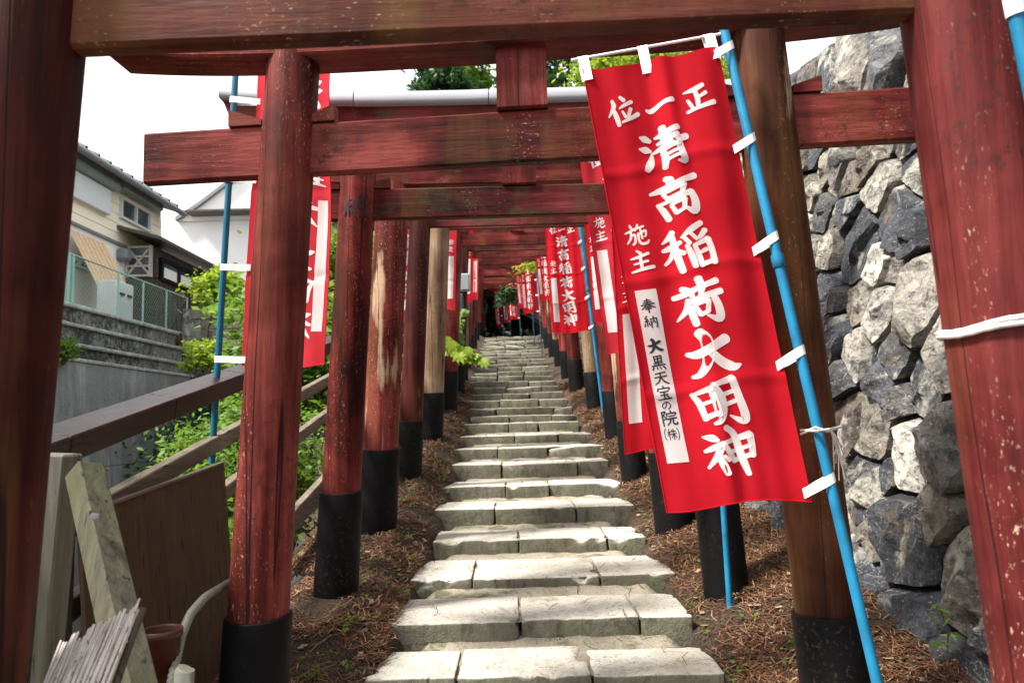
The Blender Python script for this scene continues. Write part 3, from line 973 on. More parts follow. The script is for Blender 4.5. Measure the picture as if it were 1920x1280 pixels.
def torii(label, Y, cx, half, zn, zk, r=0.10, hn=0.175, yaw=0.0, pl='post', pr='post', bm='beam', top='beam', ext=0.40, kext=0.62,
          cap=False, gl=None, gr=None, slv=0.47, nseg=28, tilt=0.0, wedge=True, ext_r=None, kext_r=None, sleeve_l=None, sleeve_r=None):
    gl = gz(cx - half, Y) if gl is None else gl
    gr = gz(cx + half, Y) if gr is None else gr
    root = thing('torii_gate', (cx, Y, min(gl, gr)), label, 'torii gate', 'red torii gates over the steps')
    ca, sa = math.cos(yaw), math.sin(yaw)

    def T(p):
        x, y = p[0] - cx, p[1] - Y
        return Vector((cx + x * ca - y * sa, Y + x * sa + y * ca, p[2] + tilt * x))

    posts = {}
    for side, mat, g, sl in ((-1, pl, gl, sleeve_l), (1, pr, gr, sleeve_r)):
        sd = rng.uniform(0, 50)
        xa = lambda z, side=side, g=g: cx + side * (half - LEAN * (z - g))
        zz = np.linspace(g - 0.2, zk + 0.03, 26)
        vs, fs = [], []
        for z in zz:
            tp = r * (1.0 - 0.035 * (z - g))
            for k in range(nseg):
                a = 2 * math.pi * k / nseg
                rr_ = tp * (1 + 0.022 * mnoise.noise(Vector((math.cos(a) * 1.2 + sd, math.sin(a) * 1.2, z * 0.7)))
                            + 0.010 * mnoise.noise(Vector((math.cos(a) * 4 + sd, math.sin(a) * 4, z * 1.5))))
                vs.append(T((xa(z) + rr_ * math.cos(a), Y + rr_ * math.sin(a), z)))
        for i in range(len(zz) - 1):
            for k in range(nseg):
                k2 = (k + 1) % nseg
                fs.append((i * nseg + k, i * nseg + k2, (i + 1) * nseg + k2, (i + 1) * nseg + k))
        mb = MB(); mb.add(vs, fs, True); mb.add(vs[-nseg:], [list(range(nseg))])
        po = mb.build('post', M[mat], root)
        posts[side] = (po, xa, g)
        # black sleeve
        h = slv + rng.uniform(-0.03, 0.03) if sl is None else sl
        mb = MB()
        zz = [g - 0.18, g - 0.02, g + h * 0.5, g + h - 0.006, g + h]
        for j in range(len(zz) - 1): pass
        vs, fs = [], []
        for z, k_ in zip(zz + [g + h], [1.0, 1.0, 1.0, 1.0, 0.985, 0.90]):
            tp = (r * (1.0 - 0.035 * (z - g))) * 1.05 + 0.006
            for k in range(nseg):
                a = 2 * math.pi * k / nseg
                vs.append(T((xa(z) + tp * k_ * math.cos(a), Y + tp * k_ * math.sin(a), z + 0.004 * math.sin(a + sd))))
        for i in range(5):
            for k in range(nseg):
                k2 = (k + 1) % nseg
                fs.append((i * nseg + k, i * nseg + k2, (i + 1) * nseg + k2, (i + 1) * nseg + k))
        mb.add(vs, fs, True); mb.build('base_sleeve', M['sleeve'], po)

    def plank(x0, x1, y0, y1, zb, zt, name, mat, n=40, bow=None, slant=0.0, ytop=0.0, parent=root, rough=0.003):
        """beam along x with chamfered edges; zb/zt may be functions of x"""
        ch = 0.008
        sd = rng.uniform(0, 90)
        vs, fs = [], []
        for i in range(n + 1):
            t = i / n
            prof = [(y0 + ch, 0, 0), (y1 - ch, 0, 0), (y1, 0, ch), (y1 + ytop, 1, -ch), (y1 + ytop - ch, 1, 0), (y0 - ytop + ch, 1, 0), (y0 - ytop, 1, -ch), (y0, 0, ch)]
            for (yy, tp, dz) in prof:
                e = slant * (tp) * (t - 0.5) * 2
                x = x0 + (x1 - x0) * t + e
                b = bow(x - cx) if bow else 0.0
                z = (zt if tp else zb) + dz + b
                nz = rough * mnoise.noise(Vector((x * 3 + sd, yy * 8, z * 8)))
                vs.append(T((x, Y + yy + nz, z + nz * 0.8)))
        m = 8
        for i in range(n):
            for k in range(m):
                k2 = (k + 1) % m
                fs.append((i * m + k, (i + 1) * m + k, (i + 1) * m + k2, i * m + k2))
        mb = MB(); mb.add(vs, fs); mb.add(vs[:m], [list(range(m))]); mb.add(vs[-m:], [list(range(m))[::-1]])
        return mb.build(name, M[mat], parent)

    hx = half - LEAN * (zn - (gl + gr) / 2)
    th = 0.024
    plank(cx - hx - ext, cx + hx + (ext if ext_r is None else ext_r), -th, th, zn, zn + hn, 'tie_beam', bm)
    plank(cx - 0.09, cx + 0.09, -0.038, 0.038, zn + hn + 0.002, zk + 0.01, 'centre_strut', pl if pl != 'post_bare' else 'post', 8)
    kx = half - LEAN * (zk - (gl + gr) / 2)
    kr = kext if kext_r is None else kext_r
    bow = lambda x: 0.055 * (abs(x) / (kx + kext)) ** 3.5
    lower = plank(cx - kx - kext, cx + kx + kr, -0.085, 0.085, zk, zk + 0.135, 'top_beam', top, 40, bow, 0.05, 0.006)
    if cap:
        # rounded zinc ridge cap in lengths
        xs = np.linspace(cx - kx - kext - 0.06, cx + kx + kr + 0.06, 5)
        for a, b in zip(xs, xs[1:]):
            vs, fs = [], []
            prof = [(-0.125, 0.128), (-0.130, 0.150), (-0.122, 0.185), (-0.09, 0.212), (-0.04, 0.226), (0.04, 0.226), (0.09, 0.212), (0.122, 0.185), (0.130, 0.150), (0.125, 0.128)]
            for i in range(9):
                x = a + 0.002 + (b - a - 0.004) * i / 8
                k = 1.03 if i == 8 else 1.0
                for (yy, z) in prof: vs.append(T((x, Y + yy * k, zk + z * (1.0 if k == 1 else 1.005) + bow(x - cx))))
            m = len(prof)
            for i in range(8):
                for k in range(m - 1): fs.append((i * m + k, (i + 1) * m + k, (i + 1) * m + k + 1, i * m + k + 1))
                fs.append((i * m + m - 1, (i + 1) * m + m - 1, (i + 1) * m, i * m))
            mb = MB(); mb.add(vs, fs, True); mb.add(vs[:m], [list(range(m))]); mb.add(vs[-m:], [list(range(m))[::-1]])
            mb.build('zinc_cap', M['zinc'], lower)
    else:
        plank(cx - kx - kext - 0.05, cx + kx + kr + 0.05, -0.11, 0.11, zk + 0.137, zk + 0.21, 'top_slab', top, 40, bow, 0.03, 0.01, lower)
    if wedge:
        for side in (-1, 1):
            px_ = cx + side * hx
            for s2 in (-1, 1):
                a = px_ + s2 * r * 0.8; b = px_ + s2 * (r + 0.085 + rng.uniform(-0.01, 0.02))
                z0 = zn + hn + 0.003
                h0, h1 = (0.02, 0.062) if rng.random() < 0.5 else (0.025, 0.055)
                t2 = 0.03
                vs = [T((x, Y + y, z)) for x, zt in ((a, z0 + h0), (b, z0 + h1)) for y in (-t2, t2) for z in (z0, zt)]
                fs = [(0, 1, 3, 2), (4, 6, 7, 5), (0, 4, 5, 1), (2, 3, 7, 6), (0, 2, 6, 4), (1, 5, 7, 3)]
                MB().add(vs, fs).build('wedge', M[bm], root)
    return root, posts, T


GA = torii('nearest torii gate framing the view, its posts cut by both picture edges', 1.36, -0.02, 0.985, 1.914, 2.36, r=0.105, tilt=0.017, pl='post_brown_shade', pr='post_front', bm='beam_brown', top='beam', nseg=48, gl=-0.1, gr=-0.1)
GB = torii('second torii gate, long tie beam passing behind the large front banner', 2.66, 0.06, 0.98, 2.115, 2.53, r=0.104, hn=0.19, yaw=-R(3.0), tilt=0.014, pl='post', pr='post_gold', bm='beam', top='beam', nseg=40, gl=0.12, gr=0.12, sleeve_l=0.46, sleeve_r=0.42, ext=0.52, ext_r=0.60, kext=0.66)
GC = torii('third torii gate with a grey zinc capped top beam', 4.0, 0.06, 0.985, 2.288, 2.745, r=0.101, hn=0.165, pl='post', pr='post', bm='beam_mossy', top='beam_mossy', cap=True, nseg=32, gl=0.37, gr=0.45, kext=0.66, kext_r=0.36, sleeve_l=0.50)
GD = torii('fourth torii gate with a thick peeling left post and greyish mossy tie beam', 5.2, 0.06, 0.99, 2.61, 2.83, r=0.122, hn=0.14, pl='post_worn', pr='post', bm='beam_mossy', top='beam', nseg=28, gl=0.57)
torii('fifth torii gate, dark posts, half hidden behind the peeling post', 6.55, 0.05, 0.95, 2.90, 3.26, r=0.10, pl='post_brown_shade', pr='post_worn', bm='beam_mossy', top='beam', nseg=24)
torii('sixth torii gate with a bare tan timber left post', 8.05, 0.10, 0.97, 3.26, 3.66, r=0.115, hn=0.13, pl='post_bare', pr='post', bm='beam_mossy', top='beam_mossy', nseg=24)
torii('seventh torii gate, worn timber right post beside the full length far banner', 10.2, 0.11, 0.98, 3.58, 4.02, r=0.112, pl='post', pr='post_bare', bm='beam', top='beam', nseg=20)
GH = torii('eighth torii gate carrying the electric boxes on its left post', 11.9, 0.06, 0.93, 3.89, 4.31, r=0.11, pl='post_brown_shade', pr='post', bm='beam_mossy', top='beam_mossy', nseg=20)
torii('ninth torii gate, narrow far gate just above the electric boxes', 13.5, 0.03, 0.94, 4.13, 4.55, r=0.11, pl='post_bare', pr='post', bm='beam', top='beam', nseg=16)
torii('tenth torii gate, far red gate with pale right post', 15.2, 0.0, 0.95, 4.41, 4.83, r=0.11, pl='post_worn', pr='post_worn', bm='beam', top='beam', nseg=16)
torii('eleventh torii gate far up the steps', 17.0, -0.02, 0.95, 4.72, 5.14, r=0.11, pl='post', pr='post_worn', bm='beam', top='beam', nseg=16)
torii('twelfth torii gate near the top of the steps', 19.0, -0.04, 0.95, 4.86, 5.28, r=0.11, pl='post', pr='post', bm='beam', top='beam', nseg=12)
torii('thirteenth torii gate standing just below the top step', 21.4, -0.05, 0.98, 5.10, 5.52, r=0.11, pl='post', pr='post_worn', bm='beam', top='beam', nseg=12)
torii('fourteenth torii gate beyond the top step, at the edge of the dark', 24.0, -0.06, 1.0, 5.40, 5.82, r=0.11, pl='post', pr='post', bm='beam', top='beam', nseg=12)
torii('farthest torii gate, dim in the dark grove', 27.0, -0.06, 1.0, 5.85, 6.3, r=0.11, pl='post', pr='post', bm='beam', top='beam', nseg=12)

# painted character on the third gate's left post
po, xa, g = GC[1][-1]
surf = cyl_surf(lambda z: Vector((xa(z), 4.0, z)), 0, 0.0975, R(2), 2.338, 0.12, 0.115)
V, Q = print_glyphs(surf, glyph_items('納', 0.5, 0.5, 0.9, 0.95), 0.0025, both=False)
fast_mesh('painted_character', [tuple(p) for p in V], Q, M['ink'], po)

# ------------------------------------------------------------------ banners
def quad(pts, Y):
    Ys = Y if isinstance(Y, (list, tuple)) else [Y] * 4
    return [at_y(p[0], p[1], y) for p, y in zip(pts, Ys)]


BG = 'red prayer banners along the steps'
banner('large red banner in front with black brush writing on its white strip', *quad([(1092, 132), (1347, 84), (1522, 936), (1250, 955)], [2.46, 2.44, 2.36, 2.38]),
       pole_px=(at_y(1356, 50, 2.47), at_y(1652, 1310, 2.30)), seed=1, named=True, pole_r=0.016, group=BG)
banner('red banner peeping out low behind the large front banner, its strip blank', *quad([(1140, 312), (1300, 292), (1335, 830), (1172, 848)], 3.82), seed=2, group=BG)
banner('red banner left of the large front banner, white strip beside its edge', *quad([(1082, 257), (1205, 245), (1262, 655), (1138, 664)], 5.05), seed=3, group=BG, cloth='cloth_pale')
banner('red banner sliver between the worn right post and the stone wall', *quad([(1090, 345), (1160, 340), (1188, 600), (1114, 606)], 7.85), seed=4, group=BG, detail=False)
banner('red banner fully in view halfway up the right side of the steps', *quad([(1021, 409), (1080, 404), (1107, 620), (1036, 625)], 9.75), seed=5, group=BG, pole_r=0.02)
banner('far red banner against the pale right post under the lime leaves', *quad([(1000, 440), (1029, 437), (1040, 560), (1012, 563)], 14.6), seed=6, group=BG, detail=False, pole='teal_pole')
banner('far red banner hanging lowest of the pair below the lime leaves', *quad([(972, 472), (999, 470), (1008, 585), (982, 588)], 17.6), seed=7, group=BG, detail=False, pole='teal_pole')
banner('far red banner hanging behind and left of its pair below the lime leaves', *quad([(964, 482), (988, 480), (995, 575), (973, 578)], 19.6), seed=8, group=BG, detail=False, pole='teal_pole')
banner('smallest bright red banner beside the dark end of the tunnel', *quad([(947, 512), (965, 510), (972, 597), (957, 600)], 22.0), seed=9, group=BG, detail=False, pole='teal_pole')
banner('dim red banner deep in the dark grove, the farther left one', *quad([(925, 540), (936, 539), (941, 612), (931, 613)], 26.0), seed=10, group=BG, detail=False, pole='teal_pole')
banner('dim red banner deep in the dark grove, beside the small bright banner', *quad([(941, 533), (951, 532), (955, 604), (946, 605)], 28.5), seed=11, group=BG, detail=False, pole='teal_pole')
# left side: seen from the back, pole at their left
banner('pale lit red banner seen from behind the second gate left post', *quad([(624, 40), (484, 34), (456, 688), (607, 685)], [3.3, 3.5, 3.5, 3.3]), seed=12, group=BG, cloth='cloth_pale', pole='teal_pole',
       pole_px=(at_y(449, 22, 3.5), at_y(397, 868, 3.5)), shift=0.0, strip=(0.045, 0.155, 0.53, 0.905), du=-0.17)
banner('creased red banner sliver squeezed left of the post with the painted character', *quad([(620, 190), (520, 196), (502, 606), (612, 600)], 4.7), seed=13, group=BG, cloth='cloth', pole='teal_pole')
banner('red banner sliver left of the bare tan post, white strip showing', *quad([(804, 326), (738, 332), (726, 607), (798, 603)], 7.2), seed=14, group=BG, cloth='cloth_pale', pole='teal_pole', detail=False)
banner('red banner right of the bare tan post, white strip at its right', *quad([(857, 370), (797, 374), (790, 583), (853, 580)], 9.2), seed=15, group=BG, cloth='cloth_pale', pole='teal_pole', detail=False)
banner('narrow red banner edge just right of the electric boxes', *quad([(887, 395), (844, 397), (838, 569), (884, 567)], 12.5), seed=16, group=BG, cloth='cloth', pole='teal_pole', detail=False)
banner('narrow pale red banner edge between the far left posts', *quad([(898, 408), (860, 410), (856, 564), (896, 562)], 14.2), seed=17, group=BG, cloth='cloth_pale', pole='teal_pole', detail=False)

# bare pole with tape at the upper right edge of the view
pt = thing('banner_pole', at_y(1990, 640, 1.25), 'blue pole end with white tape at the upper right edge', 'pole')
a, b = at_y(1893, -40, 1.22), at_y(1985, 420, 1.25)
a2 = a + (b - a) * 4.0
pp = MB().tube([a, b, a2], 0.0135, 16).build('pole', M['blue_pole'], pt)
c = a.lerp(b, 0.115)
d = (b - a).normalized()
mb = MB(); mb.tube([c - d * 0.016, c + d * 0.016], 0.0165, 16, caps=False)
mb.build('tie_tape', M['white_tape'], pt)

# ------------------------------------------------------------------ stone retaining wall on the right
def clip(poly, p, n):
    out = []
    for i in range(len(poly)):
        a, b = poly[i], poly[(i + 1) % len(poly)]
        da, db = (a - p) @ n, (b - p) @ n
        if da <= 0: out.append(a)
        if (da < 0 < db) or (db < 0 < da): out.append(a + (b - a) * (da / (da - db)))
    return out


def on_wall(s, t, d):
    """s along the path, t up the wall face, d out of the face"""
    x = wall_x(s) + BATTER * t - d
    return Vector((x, s + 0.0, zs(s) + 0.16 + t - BATTER * d))


sw = thing('stone_wall', (1.6, 4.0, gz(1.55, 4.0)), 'rough dry stone retaining wall of grey boulders along the right bank', 'stone wall')
wr = random.Random(21)
sites = []
tries = 0
while tries < 9000:
    tries += 1
    s = wr.uniform(1.5, 15.0)
    t = wr.uniform(-0.3, wall_top(s) - 0.05)
    md = (0.16 + 0.15 * wr.random() ** 1.5) if s < 6 else (0.34 + 0.15 * wr.random())
    ok = True
    for (a, b_, m) in sites:
        if abs(a - s) < 0.6 and ((a - s) * 0.92) ** 2 + (b_ - t) ** 2 < (0.5 * (m + md)) ** 2: ok = False; break
    if ok: sites.append((s, t, md))
tries = 0
while tries < 700:
    tries += 1
    s = wr.uniform(1.5, 6.5); t = wr.uniform(-0.3, wall_top(s) - 0.08); md = wr.uniform(0.10, 0.15)
    if all(abs(a - s) > 0.5 or (a - s) ** 2 + (b_ - t) ** 2 > (0.5 * (m + md)) ** 2 for a, b_, m in sites): sites.append((s, t, md))
S = np.array([(a, b_) for a, b_, m in sites])
Wt = np.array([m for *_, m in sites])
for i, (s, t, md) in enumerate(sites):
    c = S[i]
    poly = [c + np.array(q) * 0.75 for q in ((-1, -1), (1, -1), (1, 1), (-1, 1))]
    dist = np.hypot(*(S - c).T)
    for j in np.argsort(dist)[1:22]:
        dv = S[j] - c
        L = np.linalg.norm(dv)
        k = 0.5 + 0.5 * (Wt[i] ** 2 - Wt[j] ** 2) / (L * L) * 0.6
        poly = clip(poly, c + dv * min(0.75, max(0.25, k)), dv / L)
        if len(poly) < 3: break
    if len(poly) < 3: continue
    poly = np.array(poly)
    ctr = poly.mean(0)
    rr = random.Random(i * 7 + 3)
    near = s < 6.5
    nseg = 60 if near else 16
    rings = [1.0, 0.985, 0.95, 0.88, 0.80, 0.70, 0.58, 0.45, 0.30, 0.15] if near else [1.0, 0.97, 0.8, 0.45]
    # boundary sampled by arc
    seglen = np.linalg.norm(np.roll(poly, -1, 0) - poly, axis=1)
    cum = np.concatenate([[0], np.cumsum(seglen)])
    per = cum[-1]
    bd = []
    for q in range(nseg):
        d = per * q / nseg
        e = int(np.searchsorted(cum, d, 'right') - 1); e = min(e, len(poly) - 1)
        f = (d - cum[e]) / max(1e-6, seglen[e])
        bd.append(poly[e] * (1 - f) + poly[(e + 1) % len(poly)] * f)
    bd = np.array(bd)
    for _ in range(1 if near else 1): bd = 0.5 * bd + 0.25 * (np.roll(bd, 1, 0) + np.roll(bd, -1, 0))
    size = math.sqrt(abs(0.5 * np.sum(poly[:, 0] * np.roll(poly[:, 1], -1) - poly[:, 1] * np.roll(poly[:, 0], -1))))
    planes = [(rr.uniform(0.16, 0.40) * size, np.array([rr.gauss(0, 0.62), rr.gauss(0, 0.58)])) for _ in range(7)]
    planes.append((rr.uniform(0.15, 0.28) * size, np.array([rr.gauss(0, 0.2), rr.gauss(0, 0.2)])))
    gap = 1 - 0.017 / max(size, 0.1)
    vs, fs = [], []
    push = rr.uniform(-0.05, 0.05)

    def depth(p, ring):
        q = p - ctr
        h = min(a + n @ q for a, n in planes)
        h = max(h, 0.02)
        edge = (1 - ring)
        h = min(h, 0.015 + edge * 2.4 * size)
        nv = Vector((p[0] * 6, p[1] * 6, i * 1.7))
        return h + push + 0.02 * size * mnoise.noise(nv) + 0.008 * mnoise.noise(nv * 3.1) + (0.0045 * mnoise.noise(nv * 9.0) if near else 0)

    for ri, rg in enumerate(rings):
        for q in range(nseg):
            p = ctr + (bd[q] - ctr) * rg * gap
            dd = -0.16 if ri == 0 else depth(p, rg)
            if ri == 1: dd = push - 0.03 + 0.02 * mnoise.noise(Vector((p[0] * 9, p[1] * 9, i)))
            vs.append(on_wall(p[0], p[1], dd))
    vs.append(on_wall(ctr[0], ctr[1], depth(ctr, 0.0)))
    for ri in range(len(rings) - 1):
        for q in range(nseg):
            q2 = (q + 1) % nseg
            fs.append((ri * nseg + q, (ri + 1) * nseg + q, (ri + 1) * nseg + q2, ri * nseg + q2))
    last = (len(rings) - 1) * nseg
    for q in range(nseg): fs.append((last + q, len(vs) - 1, last + (q + 1) % nseg))
    mb = MB(); mb.add(vs, fs, False); mb.build('stone', M['rock'], sw)
# earth behind the stones
V, Q = [], []
ys = np.arange(1.2, 16.1, 0.3); ts = np.linspace(-0.4, 1.0, 9)
for y in ys:
    for k, tt in enumerate(ts):
        t = tt * wall_top(y) if tt > 0 else tt
        V.append(tuple(on_wall(y, t - 0.05, -0.15 + 0.03 * mnoise.noise(Vector((y * 4, t * 4, 0))))))
m = len(ts)
for j in range(len(ys) - 1):
    for k in range(m - 1): Q.append((j * m + k, j * m + k + 1, (j + 1) * m + k + 1, (j + 1) * m + k))
fast_mesh('backing_earth', V, Q, M['soil'], sw)

# ------------------------------------------------------------------ left: handrail fence
FX = -1.36
def rail_z(y): return 1.33 + 0.19 * (y - 2.93)
fence = thing('handrail_fence', (FX, 2.3, gz(FX, 2.3)), 'brown timber handrail fence rising along the left side of the steps', 'fence')
y = 1.55
for L in [0.72, 0.70, 0.75] + [1.2] * 9:
    mb = MB(); mb.beam((FX, y, rail_z(y) - 0.042), (FX, y + L - 0.004, rail_z(y + L - 0.004) - 0.042), 0.115, 0.085, bev=0.004, roll=R(11))
    mb.build('top_rail', M['rail_brown'], fence)
    y += L
for off, h, nm, mt in ((0.30, 0.07, 'middle_rail', 'rail_grey'), (0.55, 0.07, 'middle_rail', 'rail_grey'), (1.03, 0.13, 'bottom_rail', 'rail_grey')):
    y = 2.3
    while y < 13:
        y2 = min(13, y + 2.0)
        mb = MB(); mb.beam((FX, y, rail_z(y) - off), (FX, y2 - 0.006, rail_z(y2) - off), 0.05, h, bev=0.004); mb.build(nm, M[mt], fence)
        y = y2
for y in (2.3, 4.25, 6.2, 8.1, 10.0, 12.0):
    mb = MB(); mb.box((FX - 0.005, y, (rail_z(y) - 0.09 + gz(FX, y) - 0.3) / 2), (0.09, 0.09, rail_z(y) - 0.09 - gz(FX, y) + 0.3), bev=0.005)
    mb.build('upright', M['post_grey'], fence)
# near end upright (pale) and mossy brace with bolt
a, b = at_y(108, 850, 1.95), at_y(62, 1310, 1.95)
MB().beam(a, b, 0.085, 0.085, up=(0, 1, 0), bev=0.005).build('upright', M['post_grey'], fence)
a, b = at_y(158, 880, 1.90), at_y(262, 1330, 1.62)
br = MB().beam(a, b, 0.066, 0.066, up=(0.5, 1, 0), bev=0.005).build('brace', M['brace_mossy'], fence)
br['label'] = 'mossy green diagonal brace'
c = at_y(178, 968, 1.755)
nrm = (Vector((0, 0, CAM_Z)) - c).normalized()
MB().tube([c - nrm * 0.02, c + nrm * 0.012], 0.011, 4, smooth=False).tube([c + nrm * 0.012, c + nrm * 0.02], 0.0065, 6, smooth=False).build('bolt', M['steel'], br)

# brown board leaning on the fence
bd_t = thing('board_panel', (-1.2, 2.4, gz(-1.2, 2.4)), 'brown plywood board leaning against the fence by the second gate', 'board')
p1, p2 = at_x(150, 968, -1.27), at_x(420, 868, -1.27)
dn = Vector((0.10, 0, -1.15))
mb = MB()
th_ = Vector((-0.012, 0, 0))
q = [p1, p2, p2 + dn, p1 + dn]
mb.add(q + [v + th_ for v in q], [(0, 1, 2, 3), (7, 6, 5, 4), (0, 4, 5, 1), (1, 5, 6, 2), (2, 6, 7, 3), (3, 7, 4, 0)])
mb.build('board', M['plywood'], bd_t)
MB().beam(p1 + Vector((-0.004, 0, 0.004)), p2 + Vector((-0.004, 0, 0.004)), 0.02, 0.008).build('edge_strip', M['rail_grey'], bd_t)

# reed screen leaning in the lower left corner
rs = thing('reed_screen', at_y(190, 1330, 1.45), 'old reed screen propped at the lower left corner', 'reed screen')
rr = random.Random(5)
nre = 56
for i in range(nre):
    f = i / (nre - 1)
    top = at_y(112 + (262 - 112) * f, 1222 - 72 * f - rr.uniform(0, 22) * (1 if f < 0.9 else 1.6), 1.52 - 0.05 * f)
    bot = at_y(20 + (150 - 20) * f, 1420 - 10 * f, 1.36 - 0.05 * f)
    mid = top.lerp(bot, 0.5) + Vector((rr.uniform(-.004, .004), rr.uniform(-.004, .004), 0))
    MB().tube([top, mid, bot], 0.0021 if i % 3 else 0.0026, 6).build('reed', M['reed'], rs)
for tt in (0.22, 0.42):
    pts = []
    for i in range(nre * 2):
        f = i / (nre * 2 - 1)
        top = at_y(112 + 150 * f, 1222 - 72 * f, 1.52 - 0.05 * f); bot = at_y(20 + 130 * f, 1420 - 10 * f, 1.36 - 0.05 * f)
        pts.append(top.lerp(bot, tt) + Vector((0, -0.004 if i % 2 else 0.004, 0.0)))
    MB().tube(pts, 0.0012, 5).build('binding_twine', M['rope'], rs)
MB().tube([at_y(270, 1138, 1.46), at_y(240, 1215, 1.44), at_y(170, 1420, 1.32)], [0.006, 0.0075, 0.008], 8).build('edge_cane', M['bark'], rs)

# orange pot, corrugated hose, grey pipe
pot = thing('plant_pot', at_y(300, 1330, 1.95), 'orange brown plastic pot half hidden behind the reed screen', 'pot')
c = at_y(303, 1178, 2.2)
V, Fc = [], []
N = 28
prof = [(0.053, 0.0), (0.056, 0.0), (0.056, -0.02), (0.051, -0.022), (0.042, -0.20), (0.0, -0.20)]
vs = [c + Vector((math.cos(2 * math.pi * k / N) * r_, math.sin(2 * math.pi * k / N) * r_, z_)) for r_, z_ in [(0.04, -0.19), (0.050, -0.005)] + prof for k in range(N)]
fs = [(i * N + k, i * N + (k + 1) % N, (i + 1) * N + (k + 1) % N, (i + 1) * N + k) for i in range(7) for k in range(N)]
MB().add(vs, fs, True).build('pot_body', M['terracotta'], pot)
hz_ = thing('corrugated_hose', at_y(330, 1330, 2.1), 'grey ribbed hose curving down beside the second gate left post', 'hose')
ctrl = [at_y(440, 1085, 2.85), at_y(385, 1118, 2.5), at_y(357, 1150, 2.34), at_y(340, 1190, 2.26), at_y(330, 1235, 2.2), at_y(318, 1300, 2.12), at_y(312, 1400, 2.1)]
pts, rad = [], []
for i in range(len(ctrl) - 1):
    for k in range(26):
        pts.append(ctrl[i].lerp(ctrl[i + 1], k / 26))
for _ in range(12): pts = [pts[0]] + [(pts[i - 1] + pts[i] * 2 + pts[i + 1]) / 4 for i in range(1, len(pts) - 1)] + [pts[-1]]
rad = [(0.0140, 0.0140, 0.0108, 0.0108)[i % 4] for i in range(len(pts))]
MB().tube(pts, rad, 12).build('hose', M['hose'], hz_)
gp = thing('drain_pipe', at_y(347, 1330, 2.0), 'short grey pipe end standing beside the ribbed hose', 'pipe')
MB().tube([at_y(348, 1252, 2.0), at_y(346, 1256, 2.0), at_y(340, 1400, 2.0)], [0.02, 0.024, 0.024], 16).build('pipe', M['hose'], gp)
for k, (p, q, lb) in enumerate([((512, 1098, 3.2), (548, 1074, 3.5), 'thin dark pipe on the ground behind the second gate left post, the upper one'), ((512, 1122, 3.1), (562, 1082, 3.5), 'thin dark pipe on the ground behind the second gate left post, the lower one')]):
    sp = thing('scrap_pipe', at_y(*p), lb, 'pipe', 'scrap pipes on the ground')
    MB().tube([at_y(*p), at_y(*q)], 0.011, 10).build('pipe', M['pipe_grey'], sp)

# ------------------------------------------------------------------ ropes on the right
pa, xaA, gA = GA[1][1]
rp = thing('rope', (xaA(1.3), 1.36, 1.3), 'white rope wound twice round the nearest right post', 'rope')
for dz, sl in ((0.0, 0.020), (-0.012, 0.014)):
    pts = []
    for k in range(49):
        a = 2 * math.pi * k / 48
        z = 1.358 + dz + sl * math.cos(a) + 0.002 * math.sin(5 * a)
        pts.append(Vector((xaA(z) + 0.107 * math.cos(a), 1.36 + 0.107 * math.sin(a), z)))
    MB().tube(pts, [0.0046 if q % 2 else 0.0052 for q in range(len(pts))], 8).build('rope_loop', M['rope'], rp)
tw = thing('twine_tie', at_y(1560, 810, 2.45), 'white twine tying the front pole to its post, frayed tuft hanging', 'twine')
for dz in (0, 7):
    MB().tube([at_y(1502, 806 + dz, 2.44), at_y(1530, 808 - dz, 2.325), at_y(1552, 805 + dz * .5, 2.36), at_y(1575, 800, 2.50)], 0.0042, 6).build('twine', M['rope'], tw)
rr = random.Random(9)
for k in range(16):
    e = at_y(1572 + rr.uniform(-8, 26), 850 + rr.uniform(0, 62), 2.44 + rr.uniform(-.03, .03))
    MB().tube([at_y(1556, 802, 2.37), at_y(1564 + rr.uniform(-3, 8), 822, 2.40), e], 0.0016, 5).build('frayed_strand', M['rope'], tw)

# electric boxes on the eighth gate's post
for (x0, y0, x1, y1, mt, nm, lb) in ((862, 514, 881, 546, 'box_grey', 'meter_box', 'pale grey electric box, upper one on the far left post'), (855, 552, 869, 586, 'box_blue', 'switch_box', 'dark blue grey switch box below the pale electric box')):
    Yb = 11.62
    a, b = at_y(x0, y0, Yb), at_y(x1, y1, Yb)
    t_ = thing(nm, ((a.x + b.x) / 2, Yb, b.z), lb, 'electric box')
    cc = (a + b) / 2
    w_, h_ = abs(b.x - a.x), abs(a.z - b.z)
    bx = MB().box(cc, (w_, 0.12, h_), bev=0.012).build('box_body', M[mt], t_)
    MB().box(cc + Vector((0, -0.066, 0)), (w_ * 0.82, 0.010, h_ * 0.86), bev=0.004).build('box_lid', M[mt], t_)
    MB().tube([cc - Vector((0, 0, h_ / 2)), cc - Vector((0.01, -0.02, h_ / 2 + 0.12))], 0.012, 8).build('conduit', M['sleeve'], t_)

